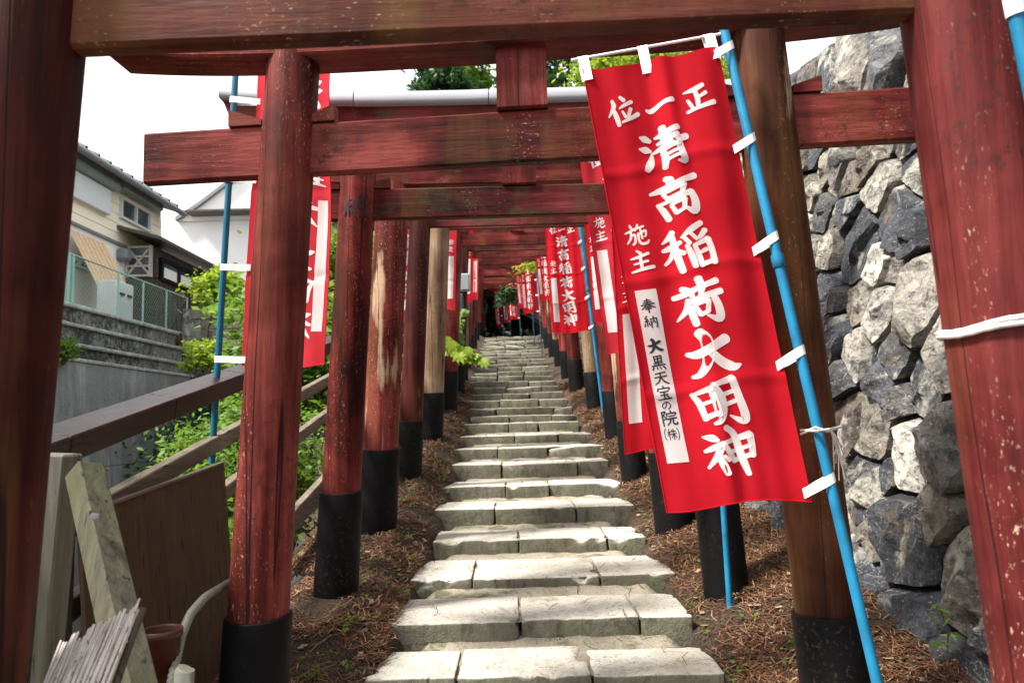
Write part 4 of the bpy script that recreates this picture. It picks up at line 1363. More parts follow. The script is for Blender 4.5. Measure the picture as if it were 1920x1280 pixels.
# ------------------------------------------------------------------ ravine, concrete retaining wall, house
RX = -6.0
rw = thing('concrete_wall', (RX, 11, -1.5), 'stained concrete retaining wall below the cream house', 'retaining wall')
Y0, Y1 = 5.5, 14.25
def zx(px, py, X): return at_x(px, py, X).z
zt = [zx(117, 556, RX), zx(117, 600, RX), zx(117, 641, RX), zx(117, 674, RX)]
lv = [(zt[1] + 0.02, zt[0], -0.26, 'conc_rough', 'upper_course'), (zt[2] + 0.02, zt[1], -0.16, 'conc_rough', 'middle_course'), (zt[3] + 0.02, zt[2], -0.06, 'conc_rough', 'lower_course')]
for z0, z1, off, mt, nm in lv:
    V, Q = [], []
    ny, nz = 60, 8
    for j in range(ny + 1):
        yy = Y0 + (Y1 - Y0) * j / ny
        for k in range(nz + 2):
            if k <= nz:
                zz = z0 - 0.02 + (z1 - z0 + 0.02) * k / nz; xx = RX + off
            else:
                zz = z1 + 0.005; xx = RX + off - 0.35
            n_ = 0.035 * mnoise.noise(Vector((yy * 2.3, zz * 5, off * 9))) + 0.015 * mnoise.noise(Vector((yy * 9, zz * 11, off * 9)))
            V.append((xx + n_, yy, zz + (0.02 * mnoise.noise(Vector((yy * 1.5, 3, off))) if k >= nz else 0)))
    m = nz + 2
    for j in range(ny):
        for k in range(m - 1): Q.append((j * m + k, (j + 1) * m + k, (j + 1) * m + k + 1, j * m + k + 1))
    fast_mesh(nm, V, Q, M[mt], rw, smooth=False)
for zz_, off in ((zt[0] - 0.02, -0.24), (zt[1], -0.14), (zt[2], -0.04), (zt[3] + 0.01, 0.05)):
    a_ = Y0
    while a_ < Y1:
        b_ = min(Y1, a_ + 1.45)
        MB().box((RX + off - 0.03, (a_ + b_) / 2, zz_), (0.12, b_ - a_ - 0.012, 0.055), bev=0.012).build('ledge', M['conc_pale'], rw)
        a_ = b_
# lower smooth panels with form joints and tie holes
zl0 = -2.2
for a_, b_ in zip(np.arange(5.5, 14.2, 2.2), np.arange(7.7, 16.5, 2.2)):
    b_ = min(b_, Y1)
    for z0, z1 in ((zl0, 0.72), (0.728, zt[3])):
        mb = MB()
        x0, x1 = RX + 0.06 + (zt[3] - z0) * 0.05, RX + 0.06 + (zt[3] - z1) * 0.05
        vs = [Vector((x0, a_ + .004, z0)), Vector((x0, b_ - .004, z0)), Vector((x1, b_ - .004, z1)), Vector((x1, a_ + .004, z1))]
        vs += [v + Vector((-0.3, 0, 0)) for v in vs]
        mb.add(vs, [(0, 1, 2, 3), (3, 2, 6, 7), (0, 3, 7, 4), (1, 5, 6, 2), (0, 4, 5, 1), (4, 7, 6, 5)])
        pn = mb.build('concrete_panel', M['conc_smooth'], rw)
        for yy in (a_ + 0.5, a_ + 1.5):
            for zz in ((z0 + (z1 - z0) * 0.85,) if z1 < 1 else (z0 + 0.18,)):
                xx = RX + 0.06 + (zt[3] - zz) * 0.05
                MB().tube([(xx - 0.01, yy, zz), (xx + 0.004, yy, zz)], 0.022, 8, smooth=False).build('tie_hole', M['dark'], pn)

# block wall closing the terrace
bw = thing('block_wall', (-5.3, 14.3, 2.2), 'rusty stained block wall at the end of the concrete terrace', 'block wall')
zb = at_y(390, 578, 14.3).z
for row in range(4):
    for i in range(7):
        x = -6.05 + (i + (0.5 if row % 2 else 0)) * 0.40
        MB().box((x + 0.195, 14.4 + rng.uniform(-.006, .006), zb - 0.1 - row * 0.2), (0.388, 0.15, 0.188), bev=0.01).build('block', M['block'], bw)
MB().box((-4.75, 14.43, zb - 0.40), (2.9, 0.15, 0.82)).build('mortar', M['conc_rough'], bw)
MB().box((-4.75, 14.9, zb - 1.7), (2.9, 0.9, 1.9)).build('footing', M['conc_rough'], bw)

# terrace earth behind the wall
MB().box((-60, 24, zt[0] - 0.75), (106.9, 30, 1.4)).build('terrace', M['soil'])['kind'] = 'structure'

# chain link fence on top of the wall
cf = thing('chain_link_fence', (RX - 0.35, 12, zt[0]), 'pale green chain link fence on top of the concrete wall', 'fence')
fx = RX - 0.40
ft = zt[0] + 0.78
ypost = [8.2, 9.6, 10.95, 11.05, 12.35, 13.2, 14.1, 15.0]
for yy in ypost:
    thick = 0.028 if yy in (10.95, 11.05) else 0.017
    MB().tube([(fx, yy, zt[0] - 0.1), (fx, yy, ft + (0.12 if thick > 0.03 else 0))], thick, 8).build('fence_post', M['green_steel'], cf)
for zz in (zt[0] + 0.06, ft):
    MB().tube([(fx, 7.5, zz), (fx, 15.0, zz)], 0.014, 6).build('fence_rail', M['green_steel'], cf)
mb = MB()
k = 7.5
while k < 15.0:
    for s_ in (1, -1):
        y0_, y1_ = k, k + s_ * 0.72
        p0, p1 = Vector((fx, y0_, zt[0] + 0.06)), Vector((fx, y1_, ft))
        if y1_ < 7.5 or y1_ > 15: continue
        w_ = Vector((0, 0.0035, 0))
        mb.add([p0 - w_, p0 + w_, p1 + w_, p1 - w_], [(0, 1, 2, 3)])
    k += 0.085
mb.build('wire_mesh', M['green_steel'], cf)['kind'] = 'stuff'

# house
HX = -8.0
hs = thing('house', (HX, 14, zt[0]), 'two storey cream house with grey eaves above the concrete wall', 'house')
eave = at_x(335, 398, HX + 0.4)
hy1 = at_x(301, 430, HX).y
hy0 = 6.0
zmid = at_x(190, 443, HX).z
ztop = eave.z + 0.06
MB().box((HX - 3, (hy0 + hy1) / 2, (zmid + ztop) / 2 + 0.03), (6, hy1 - hy0, ztop - zmid + 0.02)).build('upper_wall', M['siding'], hs)
# clapboards on the visible face
z = zmid + 0.02
while z < ztop - 0.25:
    mb = MB()
    vs = [Vector((HX + 0.016, hy0, z)), Vector((HX + 0.016, hy1 + 0.01, z)), Vector((HX + 0.004, hy1 + 0.01, z + 0.19)), Vector((HX + 0.004, hy0, z + 0.19)),
          Vector((HX + 0.001, hy0, z)), Vector((HX + 0.001, hy1 + 0.01, z))]
    mb.add(vs, [(0, 1, 2, 3), (4, 5, 1, 0)]); mb.build('siding_board', M['siding'], hs); z += 0.195
MB().box((HX - 3, (hy0 + hy1) / 2, (zmid + zt[0]) / 2 - 0.1), (5.98, hy1 - hy0 - 0.02, zmid - zt[0] + 0.16)).build('lower_wall', M['render_white'], hs)
MB().box((HX + 0.02, (hy0 + hy1) / 2, zmid), (0.05, hy1 - hy0, 0.05)).build('trim_band', M['gutter'], hs)
rf = MB()
ex = HX + 0.4; ye = eave.y + 0.1
rf.add([Vector((ex, hy0 - 1, eave.z)), Vector((ex, ye, eave.z)), Vector((HX - 3, ye, eave.z + 1.1)), Vector((HX - 3, hy0 - 1, eave.z + 1.1)),
        Vector((ex, hy0 - 1, eave.z + .09)), Vector((ex, ye, eave.z + .09)), Vector((HX - 3, ye, eave.z + 1.19)), Vector((HX - 3, hy0 - 1, eave.z + 1.19)),
        Vector((HX - 6.5, hy0 - 1, eave.z)), Vector((HX - 6.5, ye, eave.z)), Vector((HX - 6.5, hy0 - 1, eave.z + .09)), Vector((HX - 6.5, ye, eave.z + .09))],
       [(0, 3, 2, 1), (4, 5, 6, 7), (0, 1, 5, 4), (1, 2, 6, 5), (0, 4, 7, 3), (2, 3, 8, 9), (6, 11, 10, 7), (2, 9, 11, 6), (3, 7, 10, 8)])
rf = rf.build('roof', M['roof_metal'], hs)
MB().tube([(ex + 0.05, hy0 - 1, eave.z + 0.0), (ex + 0.05, ye, eave.z + 0.0)], 0.065, 10).build('gutter', M['gutter'], rf)
yy = 8.0
while yy < ye:
    MB().tube([(ex - 0.02, yy, eave.z + 0.13), (ex - 0.28, yy, eave.z + 0.25)], 0.045, 8).build('eave_tile', M['roof_tile'], rf); yy += 0.42


def window(parent, X, c0, c1, mull=1, frame='alu', bar=0.05, glass='glass', zflat=None):
    """window on a plane of constant X given two pixel corners"""
    a, b = at_x(c0[0], c0[1], X), at_x(c1[0], c1[1], X)
    y0, y1 = a.y, b.y
    z1 = a.z; z0 = b.z if zflat is None else zflat
    z1, z0 = max(z1, z0), min(z1, z0)
    w = MB()
    for zz in (z0, z1): w.box((X + 0.03, (y0 + y1) / 2, zz), (0.09, y1 - y0 + bar, bar))
    n = mull + 1
    for i in range(n + 1): w.box((X + 0.032, y0 + (y1 - y0) * i / n, (z0 + z1) / 2), (0.088, bar, z1 - z0 - bar))
    w = w.build('window', M[frame], parent)
    for i in range(n):
        MB().box((X + 0.012, y0 + (y1 - y0) * (i + .5) / n, (z0 + z1) / 2), (0.02, (y1 - y0) / n - bar, z1 - z0 - bar)).build('pane', M[glass], w)
    return w, (y0, y1, z0, z1)


w1, (y0, y1, z0, z1) = window(hs, HX, (224, 371), (276, 434), 1)
MB().box((HX + 0.12, (y0 + y1) / 2, z1 + 0.24), (0.24, y1 - y0 + 0.5, 0.26), bev=0.03).build('shutter_box', M['box_grey'], hs)
a, b = at_x(120, 332, HX), at_x(197, 404, HX)
zs1, zs0 = at_x(197, 357, HX).z, at_x(197, 404, HX).z
MB().box((HX + 0.06, (a.y + b.y) / 2, (zs1 + zs0) / 2), (0.12, b.y - a.y, zs1 - zs0), bev=0.01).build('roller_shutter', M['shutter'], hs)
MB().box((HX + 0.12, (a.y + b.y) / 2, zs1 + 0.11), (0.24, b.y - a.y + 0.3, 0.2), bev=0.03).build('shutter_box', M['box_grey'], hs)
window(hs, HX, (118, 478), (166, 508), 1)
a = at_x(224, 478, HX)
MB().box(a + Vector((0.1, 0, 0)), (0.22, 0.26, 0.24), bev=0.04).build('vent_hood', M['gutter'], hs)

# sunshade hanging from the house
ss = thing('sunshade', at_x(165, 445, HX), 'tan striped sunshade slanting out from the cream house', 'sunshade')
a, b = at_x(128, 432, HX + 0.1), at_x(197, 455, HX + 0.1)
zlo = at_x(205, 548, HX + 0.65).z
ns = 15
for i in range(ns):
    f0, f1 = i / ns, (i + 0.94) / ns
    p, q = a.lerp(b, f0), a.lerp(b, f1)
    p.z = q.z = (a.z + b.z) / 2
    dn = Vector((0.55, 0.05, zlo - p.z))
    o_ = Vector((0.012 * (i % 2), 0, 0))
    vs = [p + o_, q + o_, q + dn + o_, p + dn + o_]; vs += [v + Vector((0.01, 0, 0.008)) for v in vs]
    MB().add(vs, [(0, 1, 2, 3), (7, 6, 5, 4), (0, 4, 5, 1), (1, 5, 6, 2), (2, 6, 7, 3), (3, 7, 4, 0)]).build('shade_strip', M['shade_cloth'], ss)

# pale cabinets behind the fence
c = at_x(227, 548, HX + 1.0)
cb = thing('outdoor_cabinet', (c.x, c.y, zt[0]), 'pale metal cabinet with two handles behind the green fence', 'cabinet')
MB().box((HX + 0.9, c.y, zt[0] + 0.42), (0.35, 0.62, 0.85), bev=0.02).build('cabinet_body', M['box_white'], cb)
for s_ in (-.12, .14): MB().box((HX + 1.09, c.y + s_, zt[0] + 0.62), (0.03, 0.14, 0.04)).build('handle', M['black_frame'], cb)

# brown annex
ax = HX + 0.55
Ya = at_x(237, 500, HX).y
an = thing('annex', (ax, Ya, zt[0]), 'dark brown lean-to annex with black framed windows beside the house', 'annex')
zr = at_x(290, 462, ax).z; zw0 = at_x(330, 575, ax).z
zsill = at_x(300, 525, ax).z; zhead = at_x(300, 483, ax).z
Yb = Ya + 9.0
MB().box((ax - 1.2, (Ya + Yb) / 2, (zt[0] - 0.3 + zsill) / 2), (2.4, Yb - Ya, zsill - zt[0] + 0.3)).build('lower_cladding', M['dark_brown'], an)
yy = Ya + 0.1
while yy < Yb:
    MB().box((ax + 0.008, yy, (zt[0] - 0.3 + zsill) / 2), (0.02, 0.035, zsill - zt[0] + 0.28)).build('batten', M['dark_brown'], an); yy += 0.22
MB().box((ax - 1.2, (Ya + Yb) / 2, (zhead + zr) / 2), (2.38, Yb - Ya - 0.02, zr - zhead)).build('upper_cladding', M['dark_brown'], an)
MB().box((ax - 1.25, (Ya + Yb) / 2 + 0.1, (zsill + zhead) / 2), (2.2, Yb - Ya - 0.25, zhead - zsill)).build('inner_wall', M['render_white'], an)
for y0_, y1_ in ((Ya + 0.35, Ya + 2.0), (Ya + 2.25, Ya + 4.6), (Ya + 5.0, Ya + 8.6)):
    w_ = MB()
    for zz in (zsill + 0.03, zhead - 0.03): w_.box((ax + 0.02, (y0_ + y1_) / 2, zz), (0.09, y1_ - y0_ + 0.1, 0.07))
    nmu = 2 if y1_ - y0_ < 2 else 3
    for i in range(nmu + 1): w_.box((ax + 0.022, y0_ + (y1_ - y0_) * i / nmu, (zsill + zhead) / 2), (0.086, 0.07, zhead - zsill - 0.12))
    w_ = w_.build('window', M['black_frame'], an)
    for i in range(nmu):
        ya_ = y0_ + (y1_ - y0_) * (i + .5) / nmu
        MB().box((ax + 0.0, ya_, zsill + (zhead - zsill) * 0.5), (0.02, (y1_ - y0_) / nmu - 0.08, zhead - zsill - 0.12)).build('pane', M['glass'], w_)
        MB().box((ax + 0.013, ya_ + 0.03, zsill + (zhead - zsill) * 0.36), (0.004, (y1_ - y0_) / nmu - 0.16, (zhead - zsill) * 0.56)).build('frosted_pane', M['temple_white'], w_)
for yy in (Ya + 0.1, Ya + 2.12, Ya + 4.8): MB().box((ax + 0.0, yy, (zsill + zhead) / 2), (0.1, 0.1, zhead - zsill - 0.01)).build('corner_post', M['dark_brown'], an)
# braced glass end facing down the steps
x0_, x1_ = HX - 0.0, ax
fr = MB()
for xx in (x0_ + 0.03, x1_ - 0.03): fr.box((xx, Ya - 0.03, (zsill + zr) / 2), (0.06, 0.06, zr - zsill))
for zz in np.linspace(zsill + 0.03, zr - 0.03, 4): fr.box(((x0_ + x1_) / 2, Ya - 0.032, zz), (x1_ - x0_ - 0.12, 0.05, 0.045))
fr.beam((x0_ + .05, Ya - .035, zsill + .05), (x1_ - .05, Ya - .035, zr - .05), 0.04, 0.05, up=(0, 1, 0))
fr.beam((x0_ + .05, Ya - .039, zr - .05), (x1_ - .05, Ya - .039, zsill + .05), 0.04, 0.05, up=(0, 1, 0))
fr = fr.build('braced_window', M['reed'], an)
MB().box(((x0_ + x1_) / 2, Ya - 0.004, (zsill + zr) / 2), (x1_ - x0_ - 0.02, 0.012, zr - zsill)).build('pane', M['glass'], fr)
rf2 = MB()
e0 = Vector((ax + 0.35, Ya - 0.45, zr + 0.02))
rf2.add([e0, e0 + Vector((0, Yb - Ya + 0.6, 0)), e0 + Vector((-1.2, Yb - Ya + 0.6, 0.35)), e0 + Vector((-1.2, 0, 0.35)),
         e0 + Vector((0, 0, 0.07)), e0 + Vector((0, Yb - Ya + 0.6, 0.07)), e0 + Vector((-1.2, Yb - Ya + 0.6, 0.42)), e0 + Vector((-1.2, 0, 0.42))],
        [(0, 3, 2, 1), (4, 5, 6, 7), (0, 1, 5, 4), (1, 2, 6, 5), (2, 3, 7, 6), (3, 0, 4, 7)])
rf2.build('roof', M['roof_metal'], an)

# white temple hall behind
th_t = thing('white_hall', (-10, 30, 3), 'large white plastered hall with a curved tiled roof behind the annex', 'hall')
TY = 30.0
wl, wr_ = at_y(285, 470, TY).x, at_y(620, 470, TY).x
zb_, zt_ = zt[0], at_y(380, 398, TY).z
MB().box(((wl + wr_) / 2, TY + 4, (zb_ + zt_) / 2), (wr_ - wl, 8, zt_ - zb_)).build('wall', M['temple_white'], th_t)
cv = [(322, 402), (345, 388), (370, 371), (395, 352), (415, 337), (440, 312), (468, 270)]
pts = [at_y(px, py, TY - 0.6) for px, py in cv]
pk = pts[-1]
gab = MB()
poly = pts + [Vector((2 * pk.x - p.x, p.y, p.z)) for p in pts[-2::-1]]
n_ = len(poly)
vs = [Vector((p.x, TY - 0.1, p.z - 0.15)) for p in poly]
gab.add(vs, [list(range(n_))]); gab.build('gable', M['temple_white'], th_t)
rfm = MB()
for i in range(n_ - 1):
    p, q = poly[i], poly[i + 1]
    vs = []
    for yv, dz in ((TY - 0.3, 0), (TY + 9, 0)):
        vs += [Vector((p.x, yv, p.z - 0.16)), Vector((q.x, yv, q.z - 0.16)), Vector((q.x, yv, q.z)), Vector((p.x, yv, p.z))]
    rfm.add(vs, [(0, 1, 2, 3), (7, 6, 5, 4), (3, 2, 6, 7), (0, 4, 5, 1)])
rfm.build('roof', M['gutter'], th_t)
a, b = at_y(352, 400, TY - 0.5), at_y(560, 388, TY - 0.5)
MB().box(((a.x + b.x) / 2, TY - 0.45, a.z), (b.x - a.x, 0.9, 0.06)).build('pent_roof', M['roof_metal'], th_t)

# ------------------------------------------------------------------ vegetation
def leaves(centers, sizes, spread_up=0.0, droop=0.0, fold=0.25):
    """numpy leaf rhombi"""
    n = len(centers)
    d = nrng.normal(size=(n, 3)); d[:, 2] = d[:, 2] * 0.6 - droop; d /= np.linalg.norm(d, axis=1)[:, None]
    up = nrng.normal(size=(n, 3)) * 0.6 + np.array([0, 0, 1.0 + spread_up])
    s = np.cross(d, up); s /= np.maximum(1e-6, np.linalg.norm(s, axis=1))[:, None]
    u = np.cross(s, d)
    L = sizes[:, None]
    a = centers - d * L * 0.5
    c = centers + d * L * 0.5
    b = centers + s * L * 0.24 - d * L * 0.05 + u * L * 0.1 * fold
    e = centers - s * L * 0.24 - d * L * 0.05 + u * L * 0.1 * fold
    V = np.stack([a, b, c, e], 1).reshape(-1, 3)
    Q = np.arange(n * 4).reshape(n, 4)
    return V, Q


def crown_points(c, rad, n, clumps, clump_r, hollow=0.55):
    c = np.array(c); rad = np.array(rad)
    k = nrng.normal(size=(clumps, 3)); k /= np.linalg.norm(k, axis=1)[:, None]
    rr_ = (hollow + (1 - hollow) * nrng.random(clumps)) * (0.75 + 0.35 * nrng.random(clumps))
    cc = c + k * rad * rr_[:, None]
    i = nrng.integers(0, clumps, n)
    off = nrng.normal(size=(n, 3)) * clump_r * np.array([1, 1, 0.55])
    return cc[i] + off, cc


def limb(mb, a, b, r0, r1, n=5, wob=0.06):
    pts, rs = [], []
    a, b = Vector(a), Vector(b); L = (b - a).length
    for i in range(n + 1):
        t = i / n
        p = a.lerp(b, t)
        if 0 < i < n: p += Vector((rng.uniform(-1, 1), rng.uniform(-1, 1), rng.uniform(-.5, .5))) * wob * L
        pts.append(p); rs.append(r0 + (r1 - r0) * t)
    mb.tube(pts, rs, 8)


def tree(name, label, cat, base, crowns, n, leaf, mat, trunk_r=0.12, group=None, clumps=60, clump_r=0.25, trunk_top=None, droop=0.0):
    """crowns: list of (center, radii)"""
    t = thing(name, base, label, cat, group)
    mb = MB()
    top = Vector(trunk_top or crowns[0][0])
    limb(mb, base, top, trunk_r, trunk_r * 0.35, 7, 0.02)
    P, S_ = [], []
    vol = [r[0] * r[1] * r[2] for _, r in crowns]
    for (c, r), v in zip(crowns, vol):
        p, cc = crown_points(c, r, int(n * v / sum(vol)), clumps, clump_r)
        P.append(p)
        for q in cc[:7]: limb(mb, Vector(base).lerp(top, 0.75 + 0.25 * rng.random()), q, trunk_r * 0.35, trunk_r * 0.06, 4, 0.05)
    P = np.vstack(P)
    mb.build('trunk', M['bark'], t)
    V, Q = leaves(P, leaf * (0.6 + 0.8 * nrng.random(len(P))), droop=droop)
    fast_mesh('crown', V, Q, M[mat], t)
    return t


# shrubs on the ravine side, left of the fence
tree('leafy_tree', 'added leafy tree out of view left of the nearest gate, to shade the lower left corner', 'tree', (-3.4, 2.6, -1.8), [((-2.75, 2.7, 2.0), (0.6, 0.9, 0.75)), ((-2.9, 1.6, 2.2), (0.7, 0.8, 0.8))], 9000, 0.11, 'leaf_mid', 0.06, 'trees left of the steps', 60, 0.2)  # unseen tree added to throw shade on the lower left corner
def shrub(label, c, r, n, leaf, mat, group='shrubs on the ravine slope', base=None, clumps=40):
    b = base or (c[0], c[1], gz(c[0], c[1]))
    t = thing('shrub', b, label, 'shrub', group)
    mb = MB()
    p, cc = crown_points(c, r, n, clumps, min(r) * 0.28, 0.3)
    for q in cc[:12]: limb(mb, b, q, 0.012, 0.004, 4, 0.08)
    mb.build('stem', M['bark'], t)
    V, Q = leaves(p, leaf * (0.6 + 0.8 * nrng.random(len(p))))
    fast_mesh('foliage', V, Q, M[mat], t)


shrub('fine leaved green shrub just below the top rail on the ravine side', (-2.35, 6.1, 0.92), (0.33, 0.7, 0.33), 6000, 0.052, 'leaf_mid')
shrub('low lime green shrub at the foot of the concrete wall', (-2.9, 8.9, 1.55), (0.22, 0.5, 0.32), 2000, 0.07, 'leaf_lime')
shrub('dense green shrub seen through the rails behind the second gate', (-2.1, 6.3, 0.85), (0.55, 0.9, 0.6), 9000, 0.062, 'leaf_mid')
shrub('broad green shrub between the second and third gate left posts', (-1.95, 5.0, 0.35), (0.4, 0.7, 0.42), 6500, 0.062, 'leaf_mid')
shrub('tall leafy shrub filling the gap left of the peeling post', (-2.5, 8.6, 1.9), (0.75, 1.0, 0.9), 6500, 0.11, 'leaf_mid')
tree('leafy_tree', 'bright green leafy tree behind the peeling left post', 'tree', (-2.9, 10.8, 0.2), [((-2.5, 10.6, 3.0), (1.0, 1.3, 1.3)), ((-2.1, 12.3, 3.4), (0.8, 1.2, 1.0))], 11000, 0.13, 'leaf_mid', 0.07, 'trees left of the steps', 60, 0.22)
tree('leafy_tree', 'deep green tree beyond the fence near the electric boxes', 'tree', (-3.0, 15.5, 0.6), [((-2.4, 15.5, 3.6), (1.1, 1.5, 1.5))], 7000, 0.14, 'leaf_dark', 0.08, 'trees left of the steps', 60, 0.25)
p = at_x(408, 542, -5.2)
tree('maple_sapling', 'yellow green maple sapling in front of the annex', 'tree', (p.x - .2, p.y, zt[0] - 0.3), [((p.x, p.y, p.z), (0.36, 0.45, 0.30)), ((p.x + .05, p.y + .2, p.z + .2), (0.3, 0.35, 0.22))], 1700, 0.11, 'leaf_lime', 0.03, None, 26, 0.13)
p = at_x(385, 668, -4.9)
shrub('pale green fern like shrub below the block wall', (p.x, p.y, p.z), (0.34, 0.4, 0.3), 1500, 0.08, 'leaf_lime', base=(p.x, p.y, p.z - 0.7))
p = at_x(118, 655, RX + 0.15)
shrub('small green tuft growing out of the concrete wall', (p.x, p.y, p.z), (0.14, 0.3, 0.2), 500, 0.07, 'leaf_mid', base=(p.x, p.y, p.z - 0.2))
for k, (x_, y_, z_) in enumerate([(-4.2, 10.2, .6), (-4.9, 12.6, 1.3)]):
    shrub(('dark shrub low in the ravine beside the concrete wall', 'dark shrub in the ravine corner below the block wall')[k], (x_, y_, z_), (0.7, 0.9, 0.6), 3200, 0.10, 'leaf_dark')

# grape vine hanging beside the steps and vine on the post
def vine(label, pts, n, leaf, mat):
    t = thing('vine', pts[0], label, 'vine')
    MB().tube(pts, 0.006, 6).build('stem', M['bark'], t)
    for i in range(n):
        f = (i + 0.5) / n * (len(pts) - 1); k = min(int(f), len(pts) - 2)
        c = pts[k].lerp(pts[k + 1], f - k) + Vector((rng.uniform(-.05, .05), rng.uniform(-.05, .05), rng.uniform(-.06, .03)))
        # lobed leaf
        L = leaf * rng.uniform(0.6, 1.2)
        nrm = Vector((rng.uniform(-.5, .5), -0.9, rng.uniform(0.2, 1.0))).normalized()
        s = nrm.cross(Vector((rng.uniform(-.6, .6), 0.1, 1))).normalized(); u = s.cross(nrm)
        prof = [(0, -.5), (.28, -.42), (.5, -.1), (.3, -.02), (.36, .3), (.13, .22), (0, .55)]
        prof += [(-a, b) for a, b in prof[-2:0:-1]]
        vs = [c + s * a * L + u * -b * L + nrm * 0.08 * L * (abs(a) * 2 - .5) for a, b in prof] + [c]
        m = len(prof)
        MB().add(vs, [(i_, (i_ + 1) % m, m) for i_ in range(m)]).build('leaf', M[mat], t)


vine('grape vine spray reaching over the steps from the left bank', [at_y(826, 645, 8.9), at_y(845, 655, 8.8), at_y(868, 662, 8.7), at_y(888, 668, 8.7), at_y(906, 674, 8.7)], 22, 0.17, 'leaf_lime')
vine('green vine climbing beside the electric boxes', [at_y(858, 660, 11.5), at_y(860, 630, 11.5), at_y(866, 600, 11.5), at_y(872, 580, 11.4)], 22, 0.12, 'leaf_mid')

# sapling with narrow leaves in the wall
p0 = at_y(1775, 1235, 2.62)
sg = thing('wall_sapling', p0, 'small bamboo like sprout growing at the foot of the stone wall', 'plant')
p1 = at_y(1762, 1140, 2.60)
MB().tube([p0, at_y(1778, 1185, 2.6), p1], 0.003, 6).build('stem', M['bark'], sg)
rr = random.Random(4)
for k in range(13):
    c = at_y(1735 + rr.random() * 66, 1128 + rr.random() * 85, 2.58 + rr.uniform(-.04, .04))
    d_ = Vector((rr.uniform(-1, 1), rr.uniform(-.6, .2), rr.uniform(-.55, .45))).normalized(); s_ = d_.cross(Vector((0.2, -1, .6))).normalized()
    L = rr.uniform(0.04, 0.07)
    vs = [c - d_ * L / 2, c + s_ * L * .09, c + d_ * L / 2, c - s_ * L * .09]
    MB().add(vs, [(0, 1, 2, 3)]).build('leaf', M['leaf_mid'], sg)

# trees above
tree('conifer_tree', 'dark evergreen tree top showing left of the gate strut above the zinc cap', 'tree', (-3.6, 27, 2), [(tuple(at_y(818, 180, 27)), (1.2, 1.2, 1.0)), (tuple(at_y(806, 128, 27)), (0.45, 0.5, 0.5))], 4200, 0.26, 'leaf_dark', 0.2, 'trees over the hill', 40, 0.24)
tree('leafy_tree', 'green tree right behind the utility pole above the zinc cap', 'tree', (-1.3, 30, 3), [(tuple(at_y(882, 130, 30)), (0.75, 1.0, 1.9))], 4000, 0.28, 'leaf_mid', 0.2, 'trees over the hill', 50, 0.3)
tree('conifer_tree', 'dark conifer mass behind the front banner rod', 'tree', (2.6, 24, 3), [((2.2, 23, 11.2), (2.3, 2.0, 3.0)), ((4.6, 24, 11.0), (2.0, 2.0, 3.0))], 16000, 0.26, 'leaf_dark', 0.3, 'trees over the hill', 90, 0.35)
tree('leafy_tree', 'sunlit lime leaved tree above the large front banner', 'tree', (3.8, 17, 3.4), [((3.0, 17, 8.9), (1.5, 1.6, 1.3)), ((4.4, 17.5, 8.6), (1.2, 1.6, 1.4))], 11000, 0.15, 'leaf_lime', 0.2, 'trees over the hill', 70, 0.24, droop=0.5)
p = at_y(985, 512, 16.2)
tree('maple_tree', 'yellow green maple branch hanging over the far steps', 'tree', (2.3, 16.4, 3.0), [((p.x + .06, 16.2, p.z + 0.10), (0.36, 0.5, 0.09)), ((p.x + .9, 16.3, p.z + 0.5), (0.5, 0.5, 0.3))], 1500, 0.10, 'leaf_lime', 0.05, None, 26, 0.06, trunk_top=(1.9, 16.4, 4.6))
p = at_y(953, 555, 20.2)
shrub('dark leafy bough above the smallest bright banner', (p.x, 20.2, p.z), (0.30, 0.5, 0.30), 800, 0.12, 'leaf_dark', group='boughs over the path', base=(1.3, 20.4, 3.6))

# dark cedar grove closing the far end
gr_ = random.Random(3)
k = 0
grove_lab = ['left of the path mouth', 'right of the path mouth', 'farther left of the path', 'farther right of the path', 'behind the path end', 'behind the path end on the right', 'far left in the back row', 'far right in the back row', 'centre of the back row', 'back row left of centre']
for (x_, y_, h_) in [(-3.0, 25, 9.0), (3.0, 27, 9.5), (-5.5, 29, 9.5), (5.5, 29, 10), (-1.6, 34, 9), (1.8, 34.5, 9), (-6, 37, 9), (6, 37, 9.5), (0.2, 38.5, 9), (-3.2, 37.5, 9)]:
    b_ = (x_, y_, gz(x_, y_) - 0.2)
    g0 = b_[2]
    tree('cedar_tree', 'dark cedar of the grove ' + grove_lab[k], 'tree', b_, [((x_, y_, g0 + h_ * 0.38), (2.2, 2.0, h_ * 0.36)), ((x_ * 0.85, y_ - .5, g0 + h_ * 0.62), (2.0, 2.0, h_ * 0.26))], 8000, 0.42, 'leaf_dark', 0.28, 'cedars of the dark grove', 90, 0.55)
    k += 1

# utility pole and wires
up_ = thing('utility_pole', at_y(846, 700, 34), 'thin utility pole rising among the treetops', 'pole')
a = at_y(846, 60, 34); b = Vector((a.x, 34, gz(a.x, 34) - 1))
MB().tube([a, b], [0.10, 0.14], 10).build('pole', M['sleeve'], up_)
MB().tube([at_y(780, 60, 34), at_y(846, 150, 34), at_y(905, 190, 34)], 0.025, 5).build('wire', M['sleeve'], up_)

# ------------------------------------------------------------------ litter: needles, chips, weeds
def on_bank(n, xr, yr, cond):
    out = []
    while len(out) < n:
        x = rng.uniform(*xr); y = yr[0] + (yr[1] - yr[0]) * rng.random() ** 1.5
        if cond(x, y): out.append((x, y))
    return out


def side_ok(x, y):
    d = x - pcx(y)
    if d > 0: return d > 0.72 and x < wall_x(y) + 0.02 and (d > 0.8 or rng.random() < 0.5) and rng.random() < 0.75 + 1.1 * mnoise.noise(Vector((x * 2.6, y * 2.6, 4)))
    return d < -0.72 and x > -1.5 and rng.random() < 0.40 + 1.0 * mnoise.noise(Vector((x * 2.6, y * 2.6, 9)))


